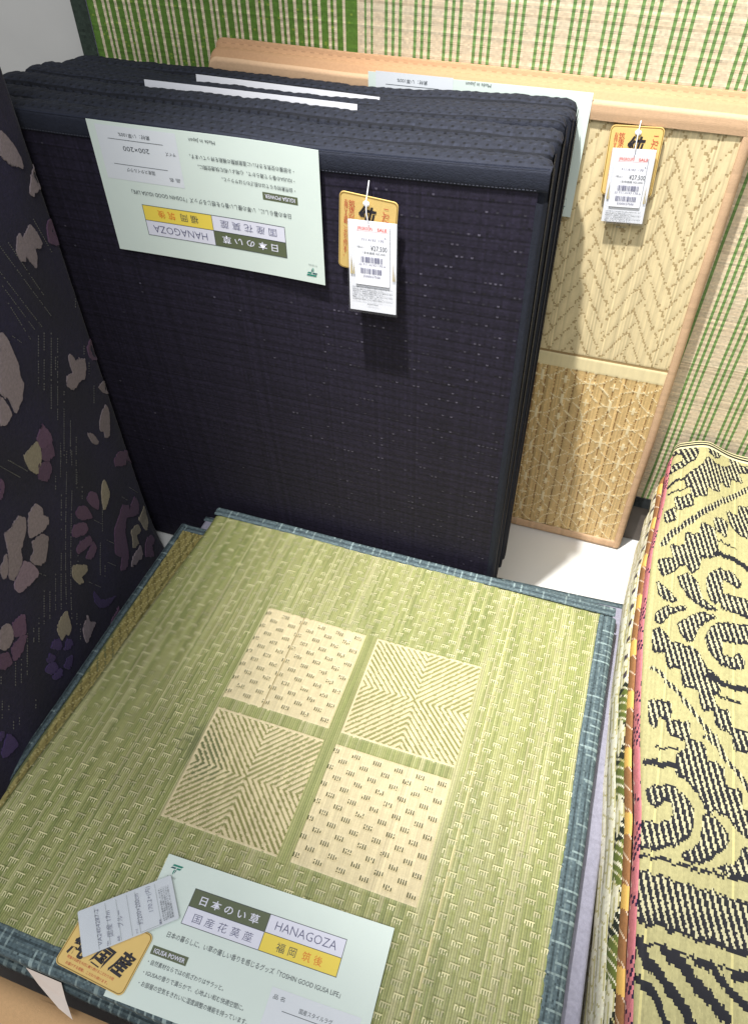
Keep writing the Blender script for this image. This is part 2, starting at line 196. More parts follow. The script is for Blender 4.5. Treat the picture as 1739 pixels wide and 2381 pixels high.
HATCH=[[[0.6665,0.245],[0.6775,0.255],[0.6929,0.2559],[0.7011,0.2441],[0.703,0.2244],[0.6986,0.2088],[0.6865,0.1988],[0.6664,0.1764],[0.6631,0.191],[0.6703,0.1974],[0.6824,0.2054],[0.6845,0.2161],[0.6827,0.2277],[0.6737,0.2288],[0.6673,0.2287]],[[0.7155,0.274],[0.7283,0.272],[0.7376,0.2543],[0.7398,0.2347],[0.7343,0.2268],[0.7229,0.2311],[0.7174,0.2517]],[[0.7538,0.2701],[0.7665,0.2661],[0.7715,0.2473],[0.769,0.2385],[0.7813,0.2306],[0.7877,0.2328],[0.7876,0.219],[0.769,0.2128],[0.7604,0.2236]],[[0.688,0.1663],[0.696,0.1786],[0.715,0.2025],[0.7195,0.2179],[0.7321,0.2122],[0.7457,0.2089],[0.7604,0.2236],[0.7715,0.2116],[0.7775,0.1925],[0.7593,0.194],[0.7559,0.1701],[0.7401,0.1743],[0.7394,0.1497],[0.72,0.1544],[0.7195,0.1303],[0.7006,0.1239],[0.6974,0.1449],[0.6914,0.1429]],[[0.6758,0.1156],[0.6981,0.1267],[0.7009,0.1025],[0.6795,0.0918]],[[0.6635,0.0811],[0.6759,0.0923],[0.6773,0.0666],[0.6648,0.059]],[[0.6958,0.0424],[0.7128,0.0464],[0.7185,0.0094],[0.715,-0.0198],[0.7077,-0.0299],[0.7017,-0.0181],[0.6865,-0.0232],[0.6755,0.0142],[0.6958,0.0162]],[[0.7178,0.0699],[0.7351,0.0656],[0.7428,0.0128],[0.734,0.0114],[0.7209,0.0039],[0.7151,0.0439]],[[0.7358,0.0897],[0.7542,0.089],[0.7523,0.058],[0.7385,0.0651]],[[0.7552,0.1119],[0.7726,0.1089],[0.7726,0.0698],[0.7611,0.0862]],[[0.7732,0.1339],[0.7869,0.1331],[0.7863,0.0661],[0.7737,0.0685]],[[0.6618,-0.0191],[0.677,-0.0124],[0.6865,-0.0232],[0.6815,-0.0341],[0.6681,-0.0492],[0.6619,-0.0377]],[[0.6898,-0.045],[0.7045,-0.0325],[0.7148,-0.0456],[0.7234,-0.0805],[0.7171,-0.0826],[0.7062,-0.0748],[0.6949,-0.0611]],[[0.7295,-0.0332],[0.7326,-0.0231],[0.7476,-0.012],[0.7638,-0.0126],[0.7746,-0.0271],[0.7714,-0.0385],[0.7629,-0.0325],[0.7499,-0.0264],[0.748,-0.0419],[0.7492,-0.0561],[0.764,-0.0569],[0.7693,-0.0652],[0.738,-0.0756],[0.7323,-0.0589]],[[0.6614,-0.0635],[0.6694,-0.0697],[0.6829,-0.0797],[0.6898,-0.0875],[0.6751,-0.0924],[0.6663,-0.0882]],[[0.6632,-0.1222],[0.6759,-0.1054],[0.7008,-0.0971],[0.6999,-0.1016],[0.6815,-0.1119],[0.6714,-0.1346],[0.6643,-0.137]],[[0.694,-0.1297],[0.7077,-0.1115],[0.7259,-0.0971],[0.7436,-0.0994],[0.7283,-0.1087],[0.7186,-0.1269],[0.7114,-0.1531],[0.6988,-0.1455]],[[0.7093,-0.0715],[0.7232,-0.074],[0.7434,-0.087],[0.7235,-0.0853],[0.7128,-0.0817]],[[0.7492,-0.0552],[0.7852,-0.0575],[0.7849,-0.0884],[0.7693,-0.0825],[0.7517,-0.0815]],[[0.7311,-0.136],[0.7389,-0.1187],[0.754,-0.1069],[0.7848,-0.102],[0.7845,-0.1312],[0.7573,-0.1351],[0.7493,-0.1378],[0.7506,-0.1555],[0.7546,-0.1617],[0.7664,-0.1616],[0.7733,-0.1517],[0.7792,-0.1623],[0.7772,-0.1729],[0.7645,-0.1771],[0.7498,-0.1746],[0.7378,-0.1623]],[[0.6621,-0.1511],[0.67,-0.1458],[0.6875,-0.1637],[0.7117,-0.162],[0.7189,-0.1661],[0.7294,-0.1852],[0.7463,-0.1991],[0.7486,-0.2198],[0.7401,-0.2261],[0.7443,-0.2455],[0.7602,-0.2469],[0.7631,-0.2681],[0.7777,-0.2676],[0.7832,-0.2839],[0.7831,-0.2955],[0.7695,-0.2948],[0.7668,-0.2745],[0.7466,-0.2704],[0.7443,-0.2489],[0.7284,-0.2497],[0.7247,-0.2242],[0.7055,-0.2248],[0.7026,-0.204],[0.6995,-0.2014],[0.6848,-0.2038],[0.6805,-0.1815],[0.6637,-0.1871]],[[0.6644,-0.2642],[0.6878,-0.2564],[0.6896,-0.2706],[0.6883,-0.2799],[0.6905,-0.2858],[0.7125,-0.2785],[0.7133,-0.2967],[0.6914,-0.3018],[0.6864,-0.2806],[0.6742,-0.2813],[0.6735,-0.2992],[0.6677,-0.2957]],[[0.6893,-0.2976],[0.7112,-0.2902],[0.7135,-0.3023],[0.7317,-0.3015],[0.7341,-0.3246],[0.7537,-0.3231],[0.7549,-0.3495],[0.773,-0.3474],[0.7746,-0.3715],[0.7824,-0.3717],[0.7821,-0.4017],[0.7713,-0.3955],[0.7612,-0.3816],[0.7425,-0.3804],[0.7401,-0.3886],[0.731,-0.3681],[0.7266,-0.3648],[0.713,-0.3537],[0.703,-0.3481],[0.7026,-0.3228],[0.7131,-0.3151],[0.7107,-0.3011],[0.6915,-0.3033]],[[0.7667,-0.2716],[0.7833,-0.2683],[0.7831,-0.2959],[0.7686,-0.2945]],[[0.6714,-0.3813],[0.6813,-0.3722],[0.6997,-0.3699],[0.7131,-0.376],[0.7213,-0.3875],[0.7213,-0.4095],[0.7168,-0.4227],[0.7039,-0.4331],[0.6927,-0.4413],[0.6779,-0.4453],[0.669,-0.4492],[0.6676,-0.4211],[0.6793,-0.4181],[0.6911,-0.4151],[0.7002,-0.4102],[0.7038,-0.3989],[0.6989,-0.3874],[0.6893,-0.3859],[0.6829,-0.3947],[0.6751,-0.3963]],[[0.735,-0.3894],[0.7411,-0.3929],[0.7521,-0.3956],[0.7588,-0.405],[0.7598,-0.4145],[0.7493,-0.4276],[0.7397,-0.4402],[0.7244,-0.4454],[0.7146,-0.4469],[0.7159,-0.4405],[0.7256,-0.4338],[0.7334,-0.4198],[0.7347,-0.406]],[[0.7496,-0.4454],[0.7656,-0.4384],[0.7745,-0.4277],[0.7778,-0.4137],[0.782,-0.4175],[0.7818,-0.4455],[0.7616,-0.4464]],[[0.6689,-0.4749],[0.7815,-0.4732],[0.7811,-0.5205],[0.7563,-0.5216],[0.7125,-0.5216],[0.687,-0.5214],[0.6731,-0.5248],[0.6679,-0.4954]]]
SOLID=[[0.0042,[[0.6635,0.141],[0.6748,0.1581],[0.688,0.1663]]],[0.0012,[[0.6646,0.1228],[0.6738,0.1314],[0.6962,0.1445]]],[0.0013,[[0.7412,0.0444],[0.767,0.0384]]],[0.0077,[[0.7427,0.0175],[0.7637,0.0167],[0.7801,0.0066],[0.7857,0.0008]]],[0.008,[[0.7356,-0.1979],[0.7474,-0.2048],[0.7646,-0.2062],[0.7839,-0.2044]]],[0.0016,[[0.741,-0.2258],[0.7751,-0.2272]]],[0.0027,[[0.6762,-0.3233],[0.7015,-0.32]]],[0.0068,[[0.6661,-0.3474],[0.6794,-0.3439],[0.7026,-0.3412]]],[0.0034,[[0.6673,-0.4585],[0.6844,-0.4544],[0.7051,-0.4544],[0.7295,-0.4529],[0.7537,-0.4516],[0.7817,-0.4488]]],[0.0031,[[0.6744,-0.5256],[0.6998,-0.5221],[0.7377,-0.5218],[0.7811,-0.5229]]],[0.0022,[[0.6759,-0.5436],[0.701,-0.5413],[0.7505,-0.5414],[0.7809,-0.5394]]],[0.0096,[[0.6759,-0.5436],[0.6834,-0.5591],[0.7029,-0.5723],[0.7219,-0.5895],[0.7306,-0.6002]]],[0.0108,[[0.7024,-0.5444],[0.7202,-0.5527],[0.739,-0.5693],[0.7606,-0.5841]]],[0.0072,[[0.7309,-0.5421],[0.7506,-0.5483],[0.7627,-0.5591],[0.7807,-0.5698]]],[0.0072,[[0.6726,-0.5779],[0.6864,-0.5813],[0.6969,-0.5923],[0.7063,-0.6083]]],[0.0084,[[0.7699,-0.5454],[0.7809,-0.5428]]],[0.0078,[[0.6693,-0.5555],[0.6679,-0.5678],[0.6656,-0.5825]]]]
BANDS=[[0.0096,[[0.6632,0.0117],[0.6743,0.0368],[0.6949,0.0639],[0.717,0.0938],[0.7398,0.1227],[0.7632,0.1504],[0.7873,0.1788]]],[0.0063,[[0.6636,-0.2134],[0.6748,-0.2182],[0.6883,-0.2317],[0.7035,-0.2442],[0.7184,-0.262],[0.7328,-0.276],[0.7469,-0.2918],[0.7543,-0.3051]]],[0.0063,[[0.7332,-0.2883],[0.7471,-0.2996],[0.7562,-0.3121],[0.7695,-0.3229],[0.7782,-0.3349],[0.7826,-0.3441]]]]
# ------------------------------------------------------------------ materials
M_floor = material('white_laminate', lin(226, 225, 222), 0.35, noise=0.02, nscale=9)
M_wall = material('grey_wall_paint', lin(196, 194, 190), 0.8, noise=0.03, nscale=14, bump=0.12, bscale=240)
M_rush = material('dyed_rush', rough=0.52, attr=True, noise=0.10, nscale=130, spec=0.35, stretch=(1, 0.15, 1))
M_rushz = material('dried_rush', rough=0.52, attr=True, noise=0.08, nscale=130, spec=0.35, stretch=(1, 1, 0.15))
M_weave = material('woven_cord', rough=0.65, attr=True, noise=0.10, nscale=220, spec=0.25)
M_cloth = material('binding_cloth', rough=0.85, attr=True, noise=0.06, nscale=300, bump=0.35, bscale=900, spec=0.2)
M_black = material('black_weave', rough=0.72, attr=True, noise=0.15, nscale=160, spec=0.3)
M_blackc = material('navy_binding', rough=0.8, attr=True, noise=0.12, nscale=180, bump=0.6, bscale=700, spec=0.3)
M_pile = material('tufted_yarn', rough=0.9, attr=True, noise=0.16, nscale=260, bump=0.6, bscale=520, spec=0.1, stretch=(1, 1, 0.3), sheen=0.15)
M_felt = material('grey_felt', lin(158, 156, 172), 0.95, noise=0.14, nscale=210, bump=0.8, bscale=420, spec=0.1)
M_peach = material('peach_cloth', lin(214, 172, 128), 0.75, noise=0.04, nscale=20, bump=0.25, bscale=900, spec=0.2)
M_card = material('pale_mint_card', lin(219, 231, 224), 0.36, noise=0.012, nscale=25, spec=0.3)
M_white = material('white_paper', lin(232, 232, 238), 0.6, noise=0.01, nscale=40, spec=0.3)
M_stick = material('lilac_label_paper', lin(222, 226, 232), 0.6, noise=0.01, nscale=40, spec=0.3)
M_box = material('white_print', lin(226, 226, 240), 0.55)
M_olive = material('olive_print', lin(96, 104, 78), 0.55)
M_yellow = material('yellow_print', lin(240, 214, 88), 0.55)
M_ink = material('grey_ink', lin(70, 76, 82), 0.6)
M_dark = material('black_ink', lin(38, 36, 44), 0.55)
M_indigo = material('blue_grey_ink', lin(88, 88, 120), 0.6)
M_orangeink = material('orange_ink', lin(226, 122, 50), 0.6)
M_red = material('red_ink', lin(196, 78, 62), 0.6)
M_pinkband = material('pink_print', lin(248, 214, 216), 0.6)
M_teal = material('teal_print', lin(30, 130, 112), 0.55)
M_tealdk = material('dark_teal_print', lin(30, 84, 92), 0.55)
M_kraft = material('orange_tag_board', lin(230, 196, 122), 0.6, noise=0.02, nscale=60, spec=0.3)
M_gold = material('gold_edge_print', lin(150, 118, 52), 0.5)
M_grass = material('reed_print', lin(186, 170, 128), 0.6)
M_thread = material('white_nylon', lin(236, 236, 240), 0.3)
M_stitch = material('silver_thread', lin(116, 114, 108), 0.35, spec=0.8)
def clear_plastic():
    m = bpy.data.materials.new('clear_sleeve'); m.use_nodes = True; nt = m.node_tree; N = nt.nodes; L = nt.links
    N.remove(N['Principled BSDF']); out = N['Material Output']
    t = N.new('ShaderNodeBsdfTransparent'); t.inputs[0].default_value = (0.992, 0.995, 0.997, 1)
    g = N.new('ShaderNodeBsdfGlossy'); g.inputs['Roughness'].default_value = 0.12
    f = N.new('ShaderNodeValue'); f.outputs[0].default_value = 0.05
    x = N.new('ShaderNodeMixShader'); L.new(f.outputs[0], x.inputs[0]); L.new(t.outputs[0], x.inputs[1]); L.new(g.outputs[0], x.inputs[2]); L.new(x.outputs[0], out.inputs[0])
    return m
M_clear = clear_plastic()

# ------------------------------------------------------------------ setting
ZF = -0.13                                       # the white floor
fl = box('floor', -1.6, 1.9, -1.6, 0.292, ZF - 0.03, ZF, M_floor); fl['kind'] = 'structure'
wl = box('wall', -1.6, 1.9, 0.292, 0.34, ZF - 0.03, 1.6, M_wall); wl['kind'] = 'structure'

M_wallshade = material('painted_wall_shade', lin(92, 84, 78), 0.7, noise=0.08, nscale=30)
wshade = box('wall_shade_strip', -1.6, 1.9, 0.286, 0.2915, ZF + 0.001, ZF + 0.094, M_wallshade); wshade['kind'] = 'structure'  # strip added to paint the shade on the wall below the mat
# ------------------------------------------------------------------ hanging green and beige mat
def build_mat():
    root = empty('hanging_mat', (0.2, 0.28, -0.03)); tag(root, 'green and beige ribbed rush mat hanging flat on the back wall', 'mat')
    inv = root.matrix_basis.inverted()
    x0, x1, z0, z1 = -0.334, 0.98, -0.006, 0.92
    br = [x0]; kind = []
    def add(w, k): br.append(br[-1] + w); kind.append(k)
    add(0.012, 'g')
    while br[-1] < 0.045:
        for w, k in ((0.0044, 'c'), (0.0098, 'g'), (0.0044, 'c'), (0.0042, 'g'), (0.0044, 'c'), (0.0083, 'g')): add(w, k)
    for w, k in ((0.004, 'c'), (0.017, 'g'), (0.010, 'c'), (0.003, 'G'), (0.006, 'c'), (0.003, 'G')): add(w, k)
    while br[-1] < x1:
        for w, k in ((0.0165, 'c'), (0.0042, 'G'), (0.0056, 'c'), (0.0042, 'G'), (0.0056, 'c'), (0.0042, 'G')): add(w, k)
    # wide parts are cut so that the cross ribs stay even
    us = [br[0]]; ks = []
    for a, b, k in zip(br[:-1], br[1:], kind):
        n = max(1, int(round((b - a) / 0.0035)))
        for i in range(n): us.append(a + (b - a) * (i + 1) / n); ks.append(k)
    us = np.array(us); nu = len(ks); nv = int((z1 - z0) / 0.0024); vs = edges(z0, z1, nv)
    pal = {'g': lin(90, 124, 50), 'c': lin(216, 200, 172), 'G': lin(116, 148, 86)}
    col = np.stack([pal[k] for k in ks])[:, None, :].repeat(nv, 1)
    ks = np.array(ks); xm = (us[:-1] + us[1:]) / 2
    gl = (ks == 'g') ; rowv = rng.normal(1, 0.09, (1, nv)) * (1 - 0.06 * (np.arange(nv) % 4 == 0))[None, :]; col = col * rowv[..., None]
    col = col * rng.normal(1, 0.06, (nu, nv))[..., None]
    # the rush under the cream ground shows through as paler and pinker rows
    cr = (ks == 'c') & (xm > 0.09)
    tint = rng.uniform(0, 1, (1, nv)) * cr[:, None]; col = col * (1 - 0.10 * tint[..., None] * np.array([0, 0.6, 1.0]))
    # green region has small yellow slubs
    sl = (rng.random((nu, nv)) < 0.03) & gl[:, None]; col[sl] = lin(126, 150, 60)
    hg = np.zeros((nu, nv)); thin = np.array([('c' == k and xm[i] < 0.06) or k == 'G' for i, k in enumerate(ks)])
    bead = 0.0014 * (0.6 + 0.4 * np.sin(np.arange(nv) * 1.57 + 0.6))[None, :]
    hg = hg + thin[:, None] * bead
    col[thin] *= (0.82 + 0.25 * (0.5 + 0.5 * np.sin(np.arange(nv) * 1.57 + 0.6)))[None, :, None]
    def mp(u, v, h): return u + wob(v, 3, 0.0012, (9, 23)) - 0.2, 0.0005 - h, v + 0.03
    sheet('woven_face', us, vs, col, hg, mp, M_weave, root, 'v', 0.0007)
    # dark bound edges
    def bind(name, a0, a1, b0, b1, c):
        n = max(2, int((a1 - a0) / 0.004)); m = max(2, int((b1 - b0) / 0.004))
        cc = np.broadcast_to(c, (n, m, 3)) * rng.normal(1, 0.12, (n, m, 1))
        sheet(name, edges(a0, a1, n), edges(b0, b1, m), cc, None, lambda u, v, h: (u - 0.2, -0.0015 + 0 * u, v + 0.03), M_cloth, root)
    bind('edge_binding', -0.360, -0.3335, -0.03, 0.92, lin(52, 62, 54))
    bind('edge_binding', -0.3335, 0.98, -0.03, -0.0045, lin(44, 48, 50))
    box('backing', -0.350 - 0.2, 0.98 - 0.2, 0.0015, 0.0105, 0.001, 0.949, M_felt, root)
build_mat()

# ------------------------------------------------------------------ tan rug leaning on the mat
TL = 0.0
def tany(z): return 0.250 + TL * z
def tansk(z): return 0.030 * (0.667 - z)         # the folds have slipped a little sideways
def build_tan():
    ox, oy = 0.24, 0.15
    root = empty('folded_rug', (ox, oy, ZF)); tag(root, 'beige folded rug with herringbone weave over a brown lattice, standing behind the black rugs', 'rug')
    def mp(u, v, h): return u - ox + tansk(v), tany(v) - h - oy + 0.002 * np.sin(u * 9 + 1) * np.sin(v * 8), v - ZF
    x0, x1 = 0.33, 0.609; p = 0.0023
    nu = int((x1 - x0) / p); us = edges(x0, x1, nu)
    z0, z1 = ZF + 0.021, 0.662; nv = int((z1 - z0) / 0.0021); vs = edges(z0, z1, nv)
    um = (us[:-1] + us[1:]) / 2; vm = (vs[:-1] + vs[1:]) / 2
    UM, VM = np.meshgrid(um, vm, indexing='ij')
    VJ = VM + rng.normal(0, 0.0016, (nu, 1))     # jagged ends, strand by strand
    base = lin(211, 193, 152); col = np.empty((nu, nv, 3)); col[:] = base
    col *= rng.normal(1, 0.08, (nu, 1, 1)); hg = np.zeros((nu, nv))
    # herringbone of long blocks, standing on their points
    s = 0.0150; L = 4
    A = (UM * 1.0 / 0.0104 + VJ / 0.0190) / 1.0; B = (-UM / 0.0104 + VJ / 0.0190) / 1.0
    A = A * 0.5; B = B * 0.5
    i, j = np.floor(A), np.floor(B); fa, fb = A - i, B - j
    m = np.mod(i - j, 2 * L); hor = m < L
    e = np.where(hor, np.minimum(fb, 1 - fb), np.minimum(fa, 1 - fa))
    e = np.where(hor & (m == 0), np.minimum(e, fa), e); e = np.where(hor & (m == L - 1), np.minimum(e, 1 - fa), e)
    e = np.where(~hor & (m == L), np.minimum(e, 1 - fb), e); e = np.where(~hor & (m == 2 * L - 1), np.minimum(e, fb), e)
    her = VM > 0.302
    par = (np.arange(nu)[:, None] + np.zeros((1, nv))).astype(int)
    dk = her & (e < 0.065) & (rng.random((nu, nv)) < 0.8)
    col[dk] *= np.array([0.60, 0.54, 0.46]); hg[her & (e < 0.07)] = -0.0002
    hg[her] += 0.0001 * np.clip(e[her] * 4, 0, 1)
    lt = her & (e > 0.3); col[lt] *= 1.05
    # plain pale band with a stitched upper edge
    bd = (VM > 0.274) & (VM <= 0.298); col[bd] = lin(226, 210, 166); hg[bd] = 0.0006
    st = (VM > 0.298) & (VM <= 0.302); col[st] = lin(150, 124, 84); hg[st] = -0.0008
    # brown ground with a lattice of overlapping circles in pale dots
    lo = VM <= 0.274; g = np.empty((nu, nv, 3)); g[:] = lin(205, 174, 120); g *= rng.normal(1, 0.11, (nu, 1, 1)); g *= rng.normal(1, 0.05, (nu, nv, 1))
    col[lo] = g[lo]
    ck = lo & (par % 7 == 3); sh = rng.random((nu, nv)) < 0.75; col[ck & sh] *= np.array([0.5, 0.42, 0.36]); hg[ck] = -0.001
    R = 0.0400; cx0, cz0 = 0.5724, 0.1315
    gx = (UM - cx0) / R; gz = (VM - cz0) / R; on = np.zeros((nu, nv), bool); pl = np.zeros((nu, nv), bool); tip = np.zeros((nu, nv), bool)
    for a in range(-9, 5):
        for b in range(-9, 6):
            if (a + b) % 2 == 0:
                r = np.hypot(gx - a, gz - b); on |= np.abs(r - 1.0) < 0.033
                pl |= ((np.abs(gx - a) < 0.04) & (np.abs(gz - b) < 0.17)) | ((np.abs(gz - b) < 0.045) & (np.abs(gx - a) < 0.16))
            else:
                tip |= ((np.abs(gx - a) < 0.045) & (np.abs(gz - b) < 0.24)) | ((np.abs(gz - b) < 0.04) & (np.abs(gx - a) < 0.2))
    JJ = np.arange(nv)[None, :] + np.zeros((nu, 1), int); w = lo & (on & ((par + JJ) % 3 != 0) & (rng.random((nu, nv)) < 0.9) | pl | tip); col[w] = lin(232, 214, 172); hg[w] = 0.0009
    sheet('woven_face', us, vs, col, hg, mp, M_rushz, root, 'u', 0.0006)
    # rest of the face, behind the black rugs
    cc = np.broadcast_to(base, (40, 40, 3)) * rng.normal(1, 0.06, (40, 1, 1))
    sheet('woven_face', edges(-0.12, 0.33, 40), edges(ZF + 0.021, 0.655, 40), cc, None, mp, M_rushz, root)
    pc = lin(207, 172, 138)
    # top binding: smooth band in front, then stitched weave rolling back
    prof = [(0.0, 0.656, 0.0025), (0.0, 0.666, 0.004), (0.0, 0.676, 0.004), (0.003, 0.683, 0.0), (0.007, 0.687, 0), (0.013, 0.6885, 0), (0.018, 0.686, 0), (0.0235, 0.690, 0), (0.0255, 0.6945, 0), (0.0275, 0.6965, 0), (0.0282, 0.692, 0), (0.0282, 0.66, 0)]
    P = np.array([(tany(z) + d - f, z) for d, z, f in prof]); t = np.linspace(0, 1, len(P)); tv = np.linspace(0, 1, 45)
    py, pz = np.interp(tv, t, P[:, 0]), np.interp(tv, t, P[:, 1])
    n = 330; xs = edges(-0.127, 0.6185, n)
    def mpt(u, v, h):
        y = np.interp(v, tv, py); z = np.interp(v, tv, pz)
        k = np.clip((u + 0.127) / 0.015, 0, 1) ; dro = (1 - np.sqrt(1 - (1 - k) ** 2)) * 0.016
        k2 = np.clip((0.6185 - u) / 0.008, 0, 1); dro = dro + (1 - np.sqrt(1 - (1 - k2) ** 2)) * 0.010
        top = np.clip((v - 0.15) / 0.15, 0, 1)
        return u - ox, y - oy + wob(u, 5, 0.0012, (11, 29, 60)) - h * (1 - top), z + h * top + wob(u, 6, 0.0012, (8, 21, 55)) - dro - ZF
    cc = np.broadcast_to(pc, (n, 44, 3)).copy(); hh = np.zeros((n, 44))
    for r, ph in ((24, 0), (28, 3), (33, 1), (38, 4)):
        d = ((np.arange(n) + ph) % 6) < 3; hh[d, r] = 0.0008; cc[d, r] *= 1.12; cc[~d, r] *= 0.82
    cc[:, 10:] *= np.array([0.76, 0.67, 0.60])  # top part darkened in colour to offset the strong spotlight
    sheet('edge_binding', xs, tv, cc, hh, mpt, M_cloth, root)
    # side binding, rolls round the right edge; bottom binding
    def strip(name, pts, va, vb, along, k, c):
        P = np.array(pts); t = np.linspace(0, 1, len(P)); q = np.linspace(0, 1, 13); A = np.interp(q, t, P[:, 0]); Bq = np.interp(q, t, P[:, 1])
        nn = int((vb - va) / 0.006)
        cc = np.broadcast_to(c, (nn, 12, 3)) * rng.normal(1, 0.04, (nn, 1, 1))
        def ms(u, v, h):
            a = np.interp(v, q, A); b = np.interp(v, q, Bq)
            if along == 'z': return a - ox + wob(u, 9, 0.0008, (13, 31)) + tansk(u), tany(u) + b - oy, u - ZF
            return u - ox, tany(0) + b - oy, a + 0 * u
        sheet(name, edges(va, vb, nn), q, cc, None, ms, M_cloth, root)
    strip('edge_binding', [(0.606, 0.0), (0.607, -0.003), (0.6145, -0.003), (0.619, 0.001), (0.6205, 0.008), (0.6205, 0.022), (0.6185, 0.027)], ZF + 0.006, 0.672, 'z', 0, pc * 0.93)
    strip('edge_binding', [(0.0225, 0.0), (0.021, -0.0025), (0.006, -0.003), (0.002, 0.002), (0.001, 0.01), (0.001, 0.026)], -0.09, 0.639, 'x', 0, pc * 0.93)
    b = box('folded_layers', -0.122 - ox, 0.6165 - ox, 0.253 - oy, 0.277 - oy, 0.004, 0.678 - ZF, M_peach, root, 0.003)
    for v in b.data.vertices: v.co.x += tansk(v.co.z + ZF)
build_tan()

# ------------------------------------------------------------------ black rugs standing in front of it
BT = 0.68
def blean(yt, z): return yt * (0.84 + 0.16 * np.clip((z - ZF) / (BT - ZF), 0, 1.05))
def bup(x): return 0.045 * np.clip(x - 0.12, 0, 1)      # the tops rise a little to the right
def bsk(z): return 0.030 * (BT - z)
navyb = lin(32, 35, 46)
def black_layer(root, name, yt0, yt1, xl, xr, ztop, seed, amp=0.0024):
    """one fold of a rug: up the front, round the top, down the back"""
    ox, oy = root.location.x, root.location.y
    nx = 230; us = edges(xl, xr, nx); nt = 44; tv = np.linspace(0, 1, nt + 1)
    r0 = (yt1 - yt0) / 2; yc = (yt0 + yt1) / 2
    fr = 0.34
    def mp(u, v, h):
        zt = ztop + bup(u) + wob(u, seed, amp, (6, 15, 33)) + wob(u, seed + 1, amp * 0.25, (70, 130, 210))
        k = np.clip((xr - u) / 0.018, 0, 1); rr = r0 * (0.45 + 0.55 * np.sqrt(1 - (1 - k) ** 2)); zt = zt - 0.010 * (1 - np.sqrt(1 - (1 - k) ** 2))
        k3 = np.clip((u - xl) / 0.018, 0, 1); zt = zt - 0.008 * (1 - np.sqrt(1 - (1 - k3) ** 2))
        zc = zt - rr
        a = np.clip((v - fr) / (1 - 2 * fr), 0, 1) * math.pi
        up = np.clip(v / fr, 0, 1); dn = np.clip((v - (1 - fr)) / fr, 0, 1)
        zg = ZF + 0.002; z = np.where(v <= fr, zg + (zc - zg) * up, np.where(v >= 1 - fr, zc - (zc - zg) * dn, zc + (rr + h) * np.sin(a) ** 0.38))
        yy = yc + wob(u, seed + 2, 0.0022, (9, 22)) - (rr + h) * np.cos(a)
        return u - ox + bsk(z), blean(yy, z) - oy, z - ZF
    col = np.empty((nx, nt, 3)); col[:] = navyb; col *= rng.normal(1, 0.10, (nx, nt, 1))
    hg = np.zeros((nx, nt)); top = np.arange(nt); tp = (top > 14) & (top < 30)
    I, J = np.meshgrid(np.arange(nx), np.arange(nt), indexing='ij')
    pat = ((I + 2 * (J // 3 % 2)) % 4 < 2) & (J % 3 == 0) & tp[None, :]; hole = ((I + 2 * (J // 3 % 2)) % 4 == 3) & (J % 3 == 1) & tp[None, :]
    hg[pat] = 0.0009; col[pat] *= 1.35; hg[hole] = -0.0018; col[hole] *= 0.3; hg += rng.normal(0, 0.0004, hg.shape) * tp[None, :]  # relief shading put into the colour: floats lighter, holes darker
    seam = (J == 17) | (J == 26); col[seam] *= 0.45; hg[seam] -= 0.0012
    o = sheet(name, us, tv, col, hg, mp, M_blackc, root)
    # end caps
    for xe, sgn in ((xr, 1), (xl, -1)):
        q = np.linspace(0, 1, 41); X, Y, Z = mp(np.full(41, xe), q, np.zeros(41))
        ctr = [(X[0], (Y[0] + Y[-1]) / 2, 0.001)] + [(X[k] + sgn * 0.002 * math.sin(math.pi * k / 40), Y[k], Z[k]) for k in range(41)]
        F = [(0, k, k + 1) for k in range(1, 41)]
        C2 = np.broadcast_to(navyb * 0.95, (40, 3))
        obj('edge_binding', meshdata('edge_binding', ctr, F, C2), M_blackc, root)
    return o
def black_rug(label, parts, seed):
    yb = parts[0][0]
    root = empty('folded_rug', (0.03, float(blean(yb, ZF)), ZF)); tag(root, label, 'rug')
    for k, p in enumerate(parts): black_layer(root, 'folded_layer', *p, seed + 5 * k)
    return root
rugA = black_rug('black woven folded rug standing frontmost, its front face showing a card and a price tag', [(0.0, 0.036, -0.352, 0.404, 0.678), (0.036, 0.078, -0.356, 0.399, 0.677), (0.078, 0.118, -0.362, 0.403, 0.6800)], 20)
rugB = black_rug('black folded rug in the middle of the three standing black rugs, between two upright cards', [(0.122, 0.146, -0.35, 0.400, 0.6790), (0.146, 0.168, -0.345, 0.404, 0.6775)], 50)
rugC = black_rug('rearmost black folded rug, standing against the beige rug', [(0.173, 0.208, -0.335, 0.406, 0.671), (0.208, 0.240, -0.338, 0.402, 0.670)], 80)
